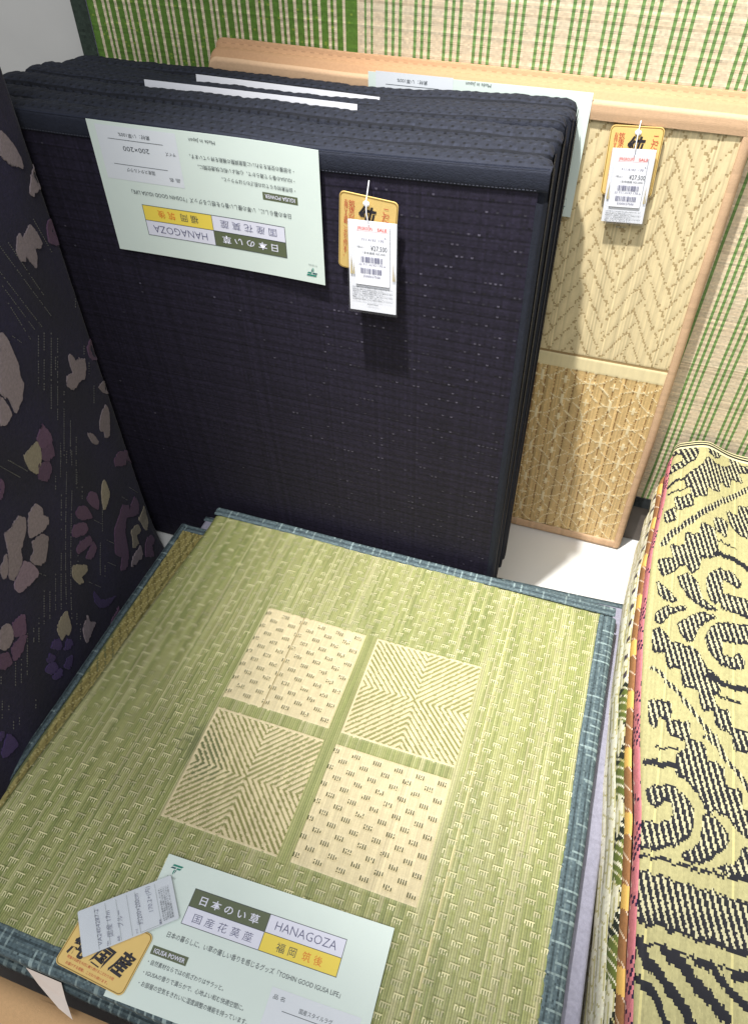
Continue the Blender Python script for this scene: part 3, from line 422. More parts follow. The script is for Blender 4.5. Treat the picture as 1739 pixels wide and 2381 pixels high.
def black_face():
    ox, oy = rugA.location.x, rugA.location.y
    p = 0.0031; x0, x1, z0, z1 = -0.35, 0.394, ZF + 0.004, 0.654
    nu = int((x1 - x0) / p); nv = int((z1 - z0) / 0.0023); us, vs = edges(x0, x1, nu), edges(z0, z1, nv)
    col = np.empty((nu, nv, 3)); col[:] = lin(32, 28, 43); col *= rng.normal(1, 0.10, (nu, 1, 1)) * rng.normal(1, 0.10, (1, nv, 1)) * rng.normal(1, 0.12, (nu, nv, 1))
    hg = np.zeros((nu, nv)); I, J = np.meshgrid(np.arange(nu), np.arange(nv), indexing='ij')
    row = (J % 6 == 0); fl = (J % 6 == 1) & ((I + (J // 6 % 2) * 2) % 4 < 2); hg[row] = -0.0005; hg[fl] = 0.0006; col[row] *= 0.80; col[fl] *= 1.18; col[(J % 6 == 3)] *= 1.06
    band = np.abs(np.sin(um_ := (us[:-1] + us[1:]) / 2 * 23)) [:, None]
    # painted glints of shiny fibres, denser where the spotlight falls
    cl = 0.5 + 0.5 * np.sin(I * 0.21 + np.sin(J * 0.33) * 2) * np.sin(J * 0.17 + I * 0.05); xs = ((us[:-1] + us[1:]) / 2)[:, None]; spotlit = 0.06 + 0.94 * np.clip((xs - 0.02) / 0.25, 0, 1) * np.clip((0.25 + (vs[:-1] + vs[1:])[None, :] / 2) / 0.5, 0.15, 1); sp = (J % 6 == 1) & (I % 2 == 0) & (rng.random((nu, nv)) < 0.75 * np.clip(cl - 0.2, 0, 1) * spotlit); col[sp] = lin(96, 92, 108) * rng.uniform(0.15, 1, (sp.sum(), 1)) ** 1.5
    def mp(u, v, h): return u - ox + bsk(v), -0.0035 - h - oy - 0.0036 * np.sin(np.clip(v / 0.64, 0, 1) * math.pi) + wob(u, 4, 0.0012, (5, 13)) * np.sin(v * 5), v - ZF + bup(u) * np.clip((v - 0.4) / 0.2, 0, 1)
    sheet('woven_face', us, vs, col, hg, mp, M_black, rugA, 'u', 0.0007)
    def strip(a0, a1, b0, b1, fy, na, nb, c):
        cc = np.broadcast_to(c, (na, nb, 3)) * rng.normal(1, 0.06, (na, nb, 1))
        sheet('edge_binding', edges(a0, a1, na), edges(b0, b1, nb), cc, None, lambda u, v, h: (u - ox + bsk(v), fy(u, v) - oy, v + (wob(u, 8, 0.0012, (6, 14, 37)) + bup(u)) * (v > 0.6) - ZF), M_blackc, rugA)  # also makes the painted highlight strip on the head band
    # wide head band, rounded over the top, with a stitched lower edge
    def head(u, v):
        t = np.clip((v - 0.651) / 0.0255, 0, 1); return -0.0045 - 0.0022 * np.sin(np.clip(t, 0, 1) * math.pi) ** 0.5 + 0.007 * np.clip((t - 0.86) / 0.14, 0, 1) ** 2
    strip(-0.352, 0.4045, 0.651, 0.6765, head, 150, 14, navyb * 1.25)
    strip(-0.352, 0.4035, 0.6750, 0.6770, lambda u, v: -0.0058 + 0.0 * u, 150, 2, navyb * 2.4)  # painted highlight: pale strip along the band's top edge
    sx = np.arange(-0.35, 0.39, 0.0042); V = []; F = []
    for x in sx:
        b = len(V); yy = -0.0078; zz = 0.6535 - ZF + float(bup(np.array(x))) + float(wob(np.array(x), 8, 0.0012, (6, 14, 37))); xx = x - ox + 0.0012
        V += [(xx, yy - oy, zz), (xx + 0.0026, yy - oy, zz), (xx + 0.0026, yy - oy, zz + 0.0009), (xx, yy - oy, zz + 0.0009)]; F.append((b, b + 1, b + 2, b + 3))
    o = obj('stitching', meshdata('stitching', V, F, np.broadcast_to(lin(70, 72, 84), (len(F), 3)), False), M_blackc, rugA); o['kind'] = 'stuff'
    strip(0.3935, 0.4055, ZF + 0.004, 0.640, lambda u, v: -0.0055 - 0.0015 * np.sin((u - 0.3935) / 0.012 * math.pi) + 0.004 * np.clip((u - 0.401) / 0.004, 0, 1) - 0.0036 * np.sin(np.clip(v / 0.64, 0, 1) * math.pi), 8, 120, navyb)
black_face()

# ------------------------------------------------------------------ dark flowered rug at the left
def build_floral():
    E0 = Vector((-0.2548, -0.0100, 0)); a = math.radians(-80); d = Vector((math.cos(a), math.sin(a), 0)); nrm = Vector((-d.y, d.x, 0))  # nrm faces the aisle
    root = empty('flowered_rug'); tag(root, 'dark navy rug with taupe, mauve and purple flowers, standing on edge at the left', 'rug')
    frame(root, E0, d, (0, 0, 1))               # local x runs along the face, y is up, z goes back
    ns, nz = 240, 370; us, vs = edges(-0.05, 0.60, ns), edges(ZF, 0.83, nz)
    base = lin(34, 31, 46); col = np.empty((ns, nz, 3)); col[:] = base
    UM, VM = np.meshgrid((us[:-1] + us[1:]) / 2, (vs[:-1] + vs[1:]) / 2, indexing='ij')
    blue = 0.5 + 0.5 * np.sin(UM * 38 + np.sin(VM * 9) * 2) * np.sin(VM * 21 + 1); col = col * (1 - blue[..., None]) + lin(38, 33, 60) * blue[..., None]
    col *= rng.normal(1, 0.10, (ns, nz, 1))
    r = 0.014
    def bend(u):
        e = np.maximum(r - u, 0); th = np.minimum(e / r, math.pi)
        x = np.where(u < r, r - r * np.sin(th), u); z = np.where(u < r, r * (1 - np.cos(th)), 0)
        return x, z
    def roll(u, v): return (0.030 * np.clip(u / 0.04, 0, 1) + 0.10 * np.clip(u, 0, 0.45)) * np.exp(-np.maximum(v - ZF, 0) / 0.09)   # the foot of the rug bellies out
    def mp(u, v, h):
        x, z = bend(u); return x, v, -(z) + h * np.cos(np.minimum(np.maximum(r - u, 0) / r, 1.5)) + roll(u, v)
    # local z of frame() is ex x ey; the face looks towards +local z or -local z: find it
    lz = d.cross(Vector((0, 0, 1)))
    sg = 1 if lz.dot(nrm) > 0 else -1
    def mp2(u, v, h): x, y, z = mp(u, v, h); return x, y, sg * z
    hg = rng.normal(0, 0.00025, (ns, nz))
    sheet('woven_face', us, vs, col, hg, mp2, M_pile, root)
    b = box('folded_layers', 0.004, 0.60, ZF + 0.002, 0.828, -0.06, -0.012, M_pileback, root, 0.006) if sg > 0 else box('folded_layers', 0.004, 0.60, ZF + 0.002, 0.828, 0.012, 0.06, M_pileback, root, 0.006)
    pal = {'T': lin(145, 131, 135), 'U': lin(140, 120, 134), 'C': lin(156, 145, 126), 'M': lin(102, 75, 100), 'P': lin(70, 55, 98)}
    names = {'T': 'petal', 'U': 'petal', 'C': 'petal', 'M': 'petal', 'P': 'petal'}
    for k, (c, poly) in enumerate(PETALS):
        P = []
        n = len(poly)
        # smooth the outline, then fray it along the pile
        for i in range(n):
            p0, p1, p2, p3 = (np.array(poly[(i + q) % n]) for q in (-1, 0, 1, 2))
            m = max(3, int(np.hypot(*(p2 - p1)) / 0.0022))
            for t in np.linspace(0, 1, m, endpoint=False):
                q = 0.5 * (2 * p1 + (p2 - p0) * t + (2 * p0 - 5 * p1 + 4 * p2 - p3) * t * t + (3 * p1 - p0 - 3 * p2 + p3) * t ** 3)
                q = 0.55 * q + 0.45 * (p1 + (p2 - p1) * t)
                P.append((q[0] + random.gauss(0, 0.0003), q[1] + random.gauss(0, 0.0011)))
        P = [(max(x, 0.0005), y) for x, y in P if True]
        bm = bmesh.new(); vb = [bm.verts.new((x, y, 0)) for x, y in P]
        try: f = bm.faces.new(vb)
        except ValueError: bm.free(); continue
        bmesh.ops.triangulate(bm, faces=[f]); 
        bmesh.ops.remove_doubles(bm, verts=bm.verts[:], dist=1e-6)
        ret = bmesh.ops.extrude_face_region(bm, geom=bm.faces[:])
        top = [v for v in ret['geom'] if isinstance(v, bmesh.types.BMVert)]
        for v in top: v.co.z += 0.0016
        bm.verts.index_update()
        co = np.array([v.co[:] for v in bm.verts]); X, Y, Z = mp2(co[:, 0], co[:, 1], co[:, 2])
        for v, x, y, z in zip(bm.verts, X, Y, Z): v.co = (x, y, z)
        bmesh.ops.recalc_face_normals(bm, faces=bm.faces[:])
        me = bpy.data.meshes.new('petal'); bm.to_mesh(me); bm.free()
        at = me.color_attributes.new('Col', 'FLOAT_COLOR', 'CORNER'); cl = pal[c] * random.uniform(0.85, 1.08)
        at.data.foreach_set('color', np.tile(np.append(cl, 1.0), len(me.loops)).astype(np.float32))
        obj('petal', me, M_pile, root)
    V, F = [], []
    for s0, z0, s1, z1 in STITCH:
        ln = math.hypot(s1 - s0, z1 - z0); n = max(2, int(ln / 0.0036))
        for i in range(n):
            if random.random() < 0.18: continue
            t = i / n; s = s0 + (s1 - s0) * t; z = z0 + (z1 - z0) * t
            if z < ZF + 0.004 or s < 0.001: continue
            dx, dz = (s1 - s0) / ln, (z1 - z0) / ln; hl = 0.0009 * random.uniform(0.6, 1.3); hw = 0.00042
            q = [(s - dx * hl - dz * hw, z - dz * hl + dx * hw), (s + dx * hl - dz * hw, z + dz * hl + dx * hw), (s + dx * hl + dz * hw, z + dz * hl - dx * hw), (s - dx * hl + dz * hw, z - dz * hl - dx * hw)]
            b0 = len(V)
            for hh in (0.0, 0.0009):
                for x, y in q:
                    X, Y, Z = mp2(np.array(x), np.array(y), np.array(hh)); V.append((float(X), float(Y), float(Z)))
            F += [(b0 + 4, b0 + 5, b0 + 6, b0 + 7)] + [(b0 + i2, b0 + (i2 + 1) % 4, b0 + 4 + (i2 + 1) % 4, b0 + 4 + i2) for i2 in range(4)]
    o = obj('metallic_stitching', meshdata('metallic_stitching', V, F, None, False), M_stitch, root); o['kind'] = 'stuff'
M_pileback = material('dark_rug_back', lin(30, 28, 38), 0.9, noise=0.1, nscale=200)
build_floral()
# ------------------------------------------------------------------ green rug in front, lying on two more folded rugs
tealA, tealB = lin(86, 101, 106), lin(150, 168, 168)
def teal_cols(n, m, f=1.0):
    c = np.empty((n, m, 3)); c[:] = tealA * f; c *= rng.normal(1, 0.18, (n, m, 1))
    for i in range(n):                               # pale cross threads and dark slubs of the checked ribbon
        if i % 5 in (2, 3) and random.random() < 0.5: k = random.randint(0, m // 2); c[i, k:k + random.randint(m // 3, m)] = tealB * f * random.uniform(0.7, 1.05)
    for j in range(m):
        if j % 4 == 1: c[:, j] = c[:, j] * 0.62 + 0.38 * tealB * f * rng.uniform(0.3, 1, (n, 1))
        if j % 5 == 3: c[:, j] *= 0.6
    return c
def ribbon(root, pts, prof, n, f=1.0, name='edge_binding', wobs=0.0008, seed=1):
    """ribbon sewn along a straight edge pts[0]->pts[1]; prof = (distance out from the inner edge, height) list"""
    ox, oy, oz = root.location
    (xa, ya), (xb, yb) = pts; L = math.hypot(xb - xa, yb - ya); dx, dy = (xb - xa) / L, (yb - ya) / L; nx, ny = dy, -dx
    P = np.array(prof); s = np.concatenate([[0], np.cumsum(np.hypot(*np.diff(P, axis=0).T))]); m = max(6, int(s[-1] / 0.0022)); q = np.linspace(0, s[-1], m + 1)
    def mp(u, v, h):
        a = np.interp(v, s, P[:, 0]) + wob(u, seed, wobs, (12, 31, 70)); z = np.interp(v, s, P[:, 1]) + h
        return xa + dx * u + nx * a - ox, ya + dy * u + ny * a - oy, z - oz + wob(u, seed + 1, wobs * 0.6, (9, 27))
    c = teal_cols(n, m, f); hg = rng.normal(0, 0.0002, (n, m))
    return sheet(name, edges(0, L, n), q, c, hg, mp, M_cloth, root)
def gwave(x, y): return 0.0016 * np.sin(x * 7 + 0.5) * np.sin(y * 6 + 1) + 0.0008 * np.sin(x * 23 + y * 9) + 0.0006 * np.sin(y * 31 + x * 4)
def xleft(y): return -0.050 - 0.062 * np.clip(-0.12 - y, 0, 1)
def build_green():
    ZT = 0.082; ox, oy, oz = 0.28, -0.42, 0.056
    root = empty('folded_rug', (ox, oy, oz)); tag(root, 'green rush folded rug with four cream patterned squares, lying in front', 'rug')
    p = 0.0029; x0, x1 = -0.13, 0.600; nu = int((x1 - x0) / p); us = edges(x0, x1, nu)
    y0, y1 = -0.732, -0.086; nv = int((y1 - y0) / 0.00144); vs = edges(y0, y1, nv)
    um = (us[:-1] + us[1:]) / 2; vm = (vs[:-1] + vs[1:]) / 2; nu2 = 2 * nu
    I, J = np.meshgrid(np.arange(nu), np.arange(nv), indexing='ij'); X, Y = np.meshgrid(um, vm, indexing='ij')
    tones = np.array([lin(165, 166, 108), lin(174, 174, 119), lin(155, 159, 99), lin(186, 182, 133), lin(146, 152, 94)])
    col = tones[rng.choice(5, nu, p=[.36, .26, .2, .1, .08])][:, None, :] * np.ones((1, nv, 1))
    # each rush changes shade along its length
    ph = rng.uniform(0, 6.28, (nu, 1)); fr = rng.uniform(8, 30, (nu, 1)); col = col * (1 + 0.09 * np.sin(Y * fr + ph))[..., None] * rng.normal(1, 0.04, (nu, nv, 1))
    drift = np.sin(X * 13 + 2 + np.sin(Y * 17)) * np.sin(Y * 11 + np.sin(X * 19) * 1.3) + 0.6 * np.sin(X * 37 + Y * 14) * np.sin(Y * 29 - X * 8); col = col * (1 + drift[..., None] * np.array([0.05, 0.03, 0.07])); col = np.clip(col, 0, 1)
    for xx in (0.4705,): k = int((xx - x0) / p); col[k] = lin(212, 200, 146)
    hg = np.zeros((nu, nv)); col = np.repeat(col, 2, axis=0); col[1::2] *= 0.66  # half of each rush darkened as painted gap shade
    def rep(m): return np.repeat(m, 2, axis=0)
    PX, PR = 8, 8
    row = J // PR; sh = I + (row % 2) * 4 + rng.integers(-1, 2, nv // PR + 2)[row]; dc = sh // PX; nr, nc = row.max() + 1, dc.max() + 2
    wid = rng.choice([3, 4, 4, 4], (nr, nc))[row, dc]; lift = rng.integers(0, 2, (nr, nc))[row, dc]; bri = rng.uniform(0.72, 1.12, (nr, nc))[row, dc]
    jj = J % PR - lift; ii = np.where(sh % PX < wid, 0, 9)
    # squares: centre, kind
    S = 0.0785; cx, cy = 0.2835, -0.4005; g = 0.0085
    sq = [(cx - g - S, cy + g + S, 'dot'), (cx + g + S, cy + g + S, 'cross'), (cx - g - S, cy - g - S, 'cross'), (cx + g + S, cy - g - S, 'dot')]
    Xj = X + rng.normal(0, 0.0004, X.shape); Yj = Y + rng.normal(0, 0.0003, (nu, 1))
    inside = [(np.abs(X - a) < S) & (np.abs(Yj - b) < S) for a, b, k in sq]
    anysq = np.logical_or.reduce(inside)
    plain = (np.abs(X - cx) < 2 * S + g + 0.010) & (np.abs(Y - cy) < 2 * S + g + 0.004)
    dash = (ii < 4) & ~anysq & ~plain; jit = (rng.random((nu, 1)) * 2).astype(int); 
    bar = dash & (jj == 5); tick = dash & (jj >= 2) & (jj < 5); under = dash & (jj == 6)
    crm = lin(216, 209, 162)
    keep = rng.random((nu, nv)) < 0.88
    b2 = rep(bar & keep); col[b2] = (crm * rep(bri)[..., None])[b2]
    half = (np.arange(nu2) % 2 == 0)[:, None]
    t2 = rep(tick & keep) & half; col[t2] = (crm * rep(bri)[..., None])[t2] * 0.95
    t3 = rep(tick) & ~half; col[t3] *= np.array([0.62, 0.68, 0.54])
    u2 = rep(under); col[u2] *= 0.76  # row at each dash darkened as painted shade
    hg[bar] = 0.0009; hg[tick] = 0.0003; hg[(ii >= 4) & ~anysq & ~plain] += 0.0003; hg[under] = -0.0006
    cream = lin(211, 196, 156)
    for (a, b, k), m in zip(sq, inside):
        m2 = rep(m); cc = cream * rng.normal(1, 0.05, (nu2, 1, 1)) * rng.normal(1, 0.03, (nu2, nv, 1)); col[m2] = np.broadcast_to(cc, col.shape)[m2]; hg[m] = 0.0007
        if k == 'dot':
            I2 = ((X - a + S) / p).astype(int); J2 = ((b + S - Yj) / 0.00144).astype(int); r2 = J2 // 8; dd = m & ((I2 + 1 + (r2 % 2) * 5) % 10 < 4) & (J2 % 8 >= 4) & (np.abs(Y - b) < S - 0.006)
            e2 = rep(dd) & half & rep(rng.random((nu, nv)) < 0.9); col[e2] = lin(64, 68, 38); hg[dd] = -0.0006
            kx = int((a - 0.02 - x0) / p) * 2 if a < cx else None
            if kx: col[kx][m2[kx]] = lin(140, 122, 74)
        else:
            X2 = x0 + (np.arange(nu2)[:, None] + 0.5) * p / 2; t2 = (np.abs(X2 - a) - np.abs(np.repeat(Yj, 2, axis=0) - b)) / 0.0088 + 0.28
            e2 = m2 & (np.mod(t2, 1) < 0.42) & (np.abs(X2 - a) < S - 0.0015) & (np.abs(np.repeat(Y, 2, axis=0) - b) < S - 0.003)
            col[e2] = lin(136, 134, 82); dd = e2[::2]; hg[dd] = -0.0005; hg[m & ~dd] = 0.0009
    r = 0.011
    def mp(u, v, h):
        xl = xleft(v) + wob(v, 31, 0.0015, (9, 21)); e = np.maximum(xl + r - u, 0); th = np.minimum(e / r, math.pi * 0.75)
        x = np.where(e > 0, xl + r - (r + h) * np.sin(th), u); z = np.where(e > 0, (r + h) * np.cos(th) - r, h)
        return x - ox, v - oy, ZT + z + gwave(u, v) - oz
    anyr = rep(anysq)
    body = sheet('woven_face', us, vs, col, hg, mp, M_rush, root, 'u', 0.0006, ~anyr)
    lab = ['dotted square nearest the far left corner', 'striped cross square at the far right', 'striped cross square at the near left', 'dotted square at the near right']
    for (a, b, k), m, lb in zip(sq, inside, lab):
        o = sheet('patterned_square', us, vs, col, hg, mp, M_rush, body, 'u', 0.0006, rep(m)); o['label'] = 'cream ' + lb
    zr = ZT + 0.0018
    prof = [(0.0, ZT), (0.0008, zr), (0.013, zr + 0.0006), (0.021, zr - 0.0006), (0.0248, zr - 0.004), (0.026, zr - 0.009), (0.025, 0.066), (0.022, 0.0585)]
    pb = [(0.0, ZT), (0.0008, zr), (0.010, zr + 0.0006), (0.0155, zr - 0.0006), (0.0185, zr - 0.004), (0.0195, zr - 0.009), (0.018, 0.066), (0.015, 0.0585)]
    ribbon(root, [(-0.050, -0.0865), (0.621, -0.0855)][::-1], [(a, z) for a, z in pb], 290, seed=11)          # far edge
    ribbon(root, [(0.598, -0.088), (0.5945, -0.752)][::-1], prof, 290, seed=21) if False else ribbon(root, [(0.5965, -0.750), (0.5985, -0.088)][::1], prof, 290, seed=21)
    ribbon(root, [(-0.085, -0.7290), (0.598, -0.7290)], [(0.0, ZT), (0.0008, zr), (0.014, zr + 0.0006), (0.023, zr - 0.0008), (0.0265, zr - 0.005), (0.027, 0.066), (0.025, 0.0585)], 290, seed=31)
    box('folded_layers', -0.040 - ox, 0.607 - ox, -0.745 - oy, -0.078 - oy, 0.0575 - oz, 0.0790 - oz, M_under, root, 0.004)
M_under = material('rug_inner', lin(112, 116, 78), 0.8, noise=0.15, nscale=80)
build_green()
def build_second():
    ZT = 0.0565; ox, oy, oz = 0.25, -0.43, 0.031
    root = empty('folded_rug', (ox, oy, oz)); tag(root, 'olive folded rug under the green rug, showing along its left side', 'rug')
    p = 0.0024; x0, x1 = -0.0985, 0.03; nu = int((x1 - x0) / p); nv = 330; us, vs = edges(x0, x1, nu), edges(-0.74, -0.118, nv)
    I, J = np.meshgrid(np.arange(nu), np.arange(nv), indexing='ij')
    col = np.array([lin(140, 128, 76), lin(120, 112, 64), lin(158, 146, 92)])[rng.choice(3, nu)][:, None, :] * rng.normal(1, 0.09, (nu, nv, 1))
    d = ((I * 2 + J) % 11 < 3) & (rng.random((nu, nv)) < 0.8); col[d] *= 0.62; hg = np.where(d, -0.0008, 0.0005); l = ((I * 2 - J) % 13 == 0); col[l] = lin(176, 166, 116)
    sheet('woven_face', us, vs, col, hg, lambda u, v, h: (u - ox, v - oy, ZT + h + gwave(u + 1, v) * 0.6 - oz), M_rush, root, 'u', 0.0006)
    pr = [(0.0, ZT), (0.0006, ZT + 0.0015), (0.008, ZT + 0.0016), (0.0125, ZT - 0.002), (0.0135, ZT - 0.008), (0.013, 0.04), (0.011, 0.033)]
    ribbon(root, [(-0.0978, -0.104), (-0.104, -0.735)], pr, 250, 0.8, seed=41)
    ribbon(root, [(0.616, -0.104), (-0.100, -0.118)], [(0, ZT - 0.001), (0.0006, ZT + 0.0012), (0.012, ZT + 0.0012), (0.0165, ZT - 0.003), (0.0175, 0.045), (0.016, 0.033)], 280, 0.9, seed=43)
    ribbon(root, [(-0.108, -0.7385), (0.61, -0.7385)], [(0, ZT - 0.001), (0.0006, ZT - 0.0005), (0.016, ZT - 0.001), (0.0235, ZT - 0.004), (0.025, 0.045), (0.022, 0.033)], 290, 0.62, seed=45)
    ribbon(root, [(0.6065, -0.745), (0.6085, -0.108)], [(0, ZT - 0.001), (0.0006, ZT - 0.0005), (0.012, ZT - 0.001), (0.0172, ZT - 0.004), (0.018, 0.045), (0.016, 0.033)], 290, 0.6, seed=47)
    box('folded_layers', -0.106 - ox, 0.618 - ox, -0.758 - oy, -0.106 - oy, 0.0325 - oz, 0.0545 - oz, M_under, root, 0.004)
build_second()
def build_third():
    ox, oy = 0.26, -0.40; zt = 0.0305
    root = empty('folded_rug', (ox, oy, 0.0)); tag(root, 'folded rug under the green pile, its grey felt back showing at the right', 'rug')
    nx, ny = 120, 120; col = np.ones((nx, ny, 3))
    b = box('felt_back', -0.09 - ox, 0.6515 - ox, -0.752 - oy, -0.052 - oy, -0.063, zt, M_felt, root, 0.006, 3)
    for v in b.data.vertices:
        if v.co.y > 0: v.co.y += 0.040 * (v.co.x + 0.35) / 0.74
    r2 = root
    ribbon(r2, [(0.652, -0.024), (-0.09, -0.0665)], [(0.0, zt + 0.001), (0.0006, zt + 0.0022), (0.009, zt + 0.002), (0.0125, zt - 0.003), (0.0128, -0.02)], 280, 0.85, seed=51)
build_third()
# peach bound rug nearest the camera
def build_peach():
    root = empty('folded_rug', (0.1, -0.93, 0.0)); tag(root, 'smooth peach cloth rug at the very front, cut off by the picture edge', 'rug')
    n, m = 70, 36; us, vs = edges(-0.32, 0.36, n), edges(-1.13, -0.772, m)
    col = np.broadcast_to(lin(214, 172, 126), (n, m, 3))
    def mp(u, v, h):
        k = np.clip((-0.772 - v) / 0.010, 0, 1); return u - 0.1, v + 0.93, 0.047 - 0.010 * (1 - np.sqrt(1 - (1 - k) ** 2)) + 0.003 * np.sin(u * 13) * np.sin(v * 11) + 0.002 * np.sin(u * 31 + v * 22)
    sheet('top_cloth', us, vs, col, None, mp, M_cloth, root)
    box('folded_layers', -0.42, 0.26, -0.2, 0.155, -0.063, 0.039, M_peach, root, 0.004)
build_peach()

# ------------------------------------------------------------------ stack of patterned rugs at the right
KY = np.array([-0.80, -0.62, -0.51, -0.41, -0.30, -0.16, 0.0, 0.114, 0.2155, 0.3]); KX = np.array([0.682, 0.676, 0.670, 0.666, 0.657, 0.650, 0.650, 0.6605, 0.666, 0.678])
def kx(y): return np.interp(y, KY, KX)
KZ = 0.16
def karch(x, y): return 0.016 * np.exp(-((x - 0.715) / 0.035) ** 2) * np.clip((y + 0.05) / 0.28, 0, 1) ** 1.5 + 0.003 * np.sin(x * 20 + y * 7) * np.sin(y * 8)
def side(root, name, za, zb, off, bulge, ya, yb, ncol, colf, mat, ny=260, nt=12):
    """left flank of a folded rug: half-round fold following the pile's edge"""
    ox, oy, oz = root.location
    us, vs = edges(ya, yb, ny), edges(0, 1, nt)
    U, V = np.meshgrid((us[:-1] + us[1:]) / 2, (vs[:-1] + vs[1:]) / 2, indexing='ij'); col, hg = colf(U, V)
    def mp(u, v, h):
        th = v * math.pi; k = np.clip((yb - u) / 0.02, 0, 1); ro = 1 - np.sqrt(1 - (1 - k) ** 2)
        x = kx(u) - off - (bulge + h) * np.sin(th) + ro * 0.012 + wob(u, int(za * 1000) + 503, 0.0012, (11, 27, 60)); z = za + (zb - za) * (0.5 - 0.5 * np.cos(th))
        return x - ox, u - oy, z - oz
    return sheet(name, us, vs, col, hg, mp, mat, root)
def build_kilim():
    ox, oy, oz = 0.8, -0.25, 0.128
    root = empty('patterned_rug', (ox, oy, oz)); tag(root, 'yellow and black scroll patterned folded rug on top of the right hand stack', 'rug')
    x0, x1, y0, y1 = 0.640, 1.02, -0.78, 0.268; p = 0.00125; nu = int((x1 - x0) / p); nv = int((y1 - y0) / 0.0024)
    us, vs = edges(x0, x1, nu), edges(y0, y1, nv)
    X, Y = np.meshgrid((us[:-1] + us[1:]) / 2, (vs[:-1] + vs[1:]) / 2, indexing='ij')
    st = (np.arange(nu) // 2)
    jit = rng.normal(0, 0.0016, st.max() + 1)[st][:, None]
    Xm = 0.787 - np.abs(X - 0.787); Ym = Y + jit
    yel = lin(170, 163, 117); col = np.empty((nu, nv, 3)); col[:] = yel
    col *= rng.normal(1, 0.06, st.max() + 1)[st][:, None, None]; col *= rng.normal(1, 0.04, (nu, nv, 1))
    blk = lin(32, 32, 38); crm = lin(190, 184, 148)
    lines = rng.random(st.max() + 1)[st] < 0.07; col[lines] = lin(198, 188, 130)
    hat = np.zeros((nu, nv), bool)
    for poly in HATCH: hat |= inpoly(Xm, Ym, poly)
    h0 = hat.copy()
    for sx, sy in ((2, 0), (-2, 0), (0, 1), (0, -1)): hat |= np.roll(np.roll(h0, sx, 0), sy, 1)
    t = (Xm + 0.30 * Y + 0.0006 * np.sin(Y * 900)) / 0.0074; hb = hat & (np.mod(t, 1) < 0.60); hc = hat & ~hb
    col[hc] = crm; col[hb] = blk
    edge = np.zeros((nu, nv), bool); edge[:, 1:] |= hat[:, 1:] & ~hat[:, :-1]; edge[:, :-1] |= hat[:, :-1] & ~hat[:, 1:]; edge[:, 2:] |= hat[:, 2:] & ~hat[:, :-2]
    col[edge & (rng.random((nu, nv)) < 0.8)] = blk
    sol = np.zeros((nu, nv), bool)
    for w, pts in SOLID: sol |= distline(Xm, Ym, pts) < max(w / 2 * 1.15, 0.0016)
    col[sol] = blk
    for w, pts in BANDS:
        d = distline(Xm, Ym, pts) < w / 2; q = np.mod(Xm / 0.0062 + 0.25 * Y / 0.0062, 1); col[d] = blk; col[d & (q > 0.62)] = crm
    # pinstriped far hem
    hem = Y > y1 - 0.027; sr = ((Y - (y1 - 0.027)) / 0.0045).astype(int); col[hem & (sr % 2 == 0)] = lin(226, 218, 170); col[hem & (sr % 2 == 1)] = blk
    hg = np.where((col[..., 0] < 0.05), -0.0003, 0.0002) + (np.arange(nu) % 2 * 0.0004)[:, None]
    r = 0.011
    def mp(u, v, h):
        xl = kx(v) - 0.001; e = np.maximum(xl + r - u, 0); th = np.minimum(e / r, 1.4)
        x = np.where(e > 0, xl + r - (r + h) * np.sin(th), u); z = np.where(e > 0, (r + h) * np.cos(th) - r, h)
        k = np.clip((y1 - v) / 0.02, 0, 1); ro = (1 - np.sqrt(1 - (1 - k) ** 2)) * 0.010
        cl = np.clip(1 - (u - xl) / 0.05, 0, 1) * np.clip((v - 0.05) / 0.2, 0, 1) * 0.008
        return x - ox, v - oy, KZ + z + karch(u, v) - ro - cl - oz
    sheet('woven_face', us, vs, col, hg, mp, M_weave, root)
    def cp(U, V):
        c = np.empty(U.shape + (3,)); c[:] = lin(206, 124, 132); c *= rng.normal(1, 0.06, U.shape)[..., None]
        n = np.sin(U * 95) + np.sin(U * 41 + 1) + 0.8 * np.sin(U * 230 + V * 6); d = (n > 0.35) & (np.mod(U * 175 + V * 2.6, 1) < 0.42); c[d] = lin(54, 36, 66); l = (np.mod(U * 300 + V * 2, 1) < 0.12) & (V < 0.5); c[l] = lin(232, 196, 188)
        return c, np.zeros(U.shape)
    side(root, 'pink_selvedge', 0.130, 0.158, 0.000, 0.0035, -0.78, 0.232, 0, cp, M_cloth)
    b = box('folded_layers', 0.69 - ox, 1.02 - ox, -0.78 - oy, 0.232 - oy, 0.0005, 0.028, M_under, root, 0.004)
build_kilim()
def build_brown():
    ox, oy, oz = 0.8, -0.25, 0.1
    root = empty('patterned_rug', (ox, oy, oz)); tag(root, 'brown folded rug with yellow blocks, second from the top in the right hand stack', 'rug')
    def cp(U, V):
        c = np.empty(U.shape + (3,)); c[:] = lin(158, 112, 74); c *= rng.normal(1, 0.05, U.shape)[..., None]
        yb = np.mod(U + 0.012 * V, 0.083) < 0.026; c[yb] = lin(238, 192, 108)
        st = (np.abs(np.mod(U + 0.030 * V, 0.0275) - 0.012) < 0.0011) & ~yb; c[st] = lin(230, 206, 180)
        return c, np.where(st, 0.0006, 0.0)
    side(root, 'folded_edge', 0.1005, 0.1295, 0.0022, 0.0045, -0.78, 0.21, 0, cp, M_cloth, 420, 14)
    box('folded_layers', 0.69 - ox, 1.02 - ox, -0.78 - oy, 0.22 - oy, 0.0005, 0.0275, M_under, root, 0.004)
build_brown()
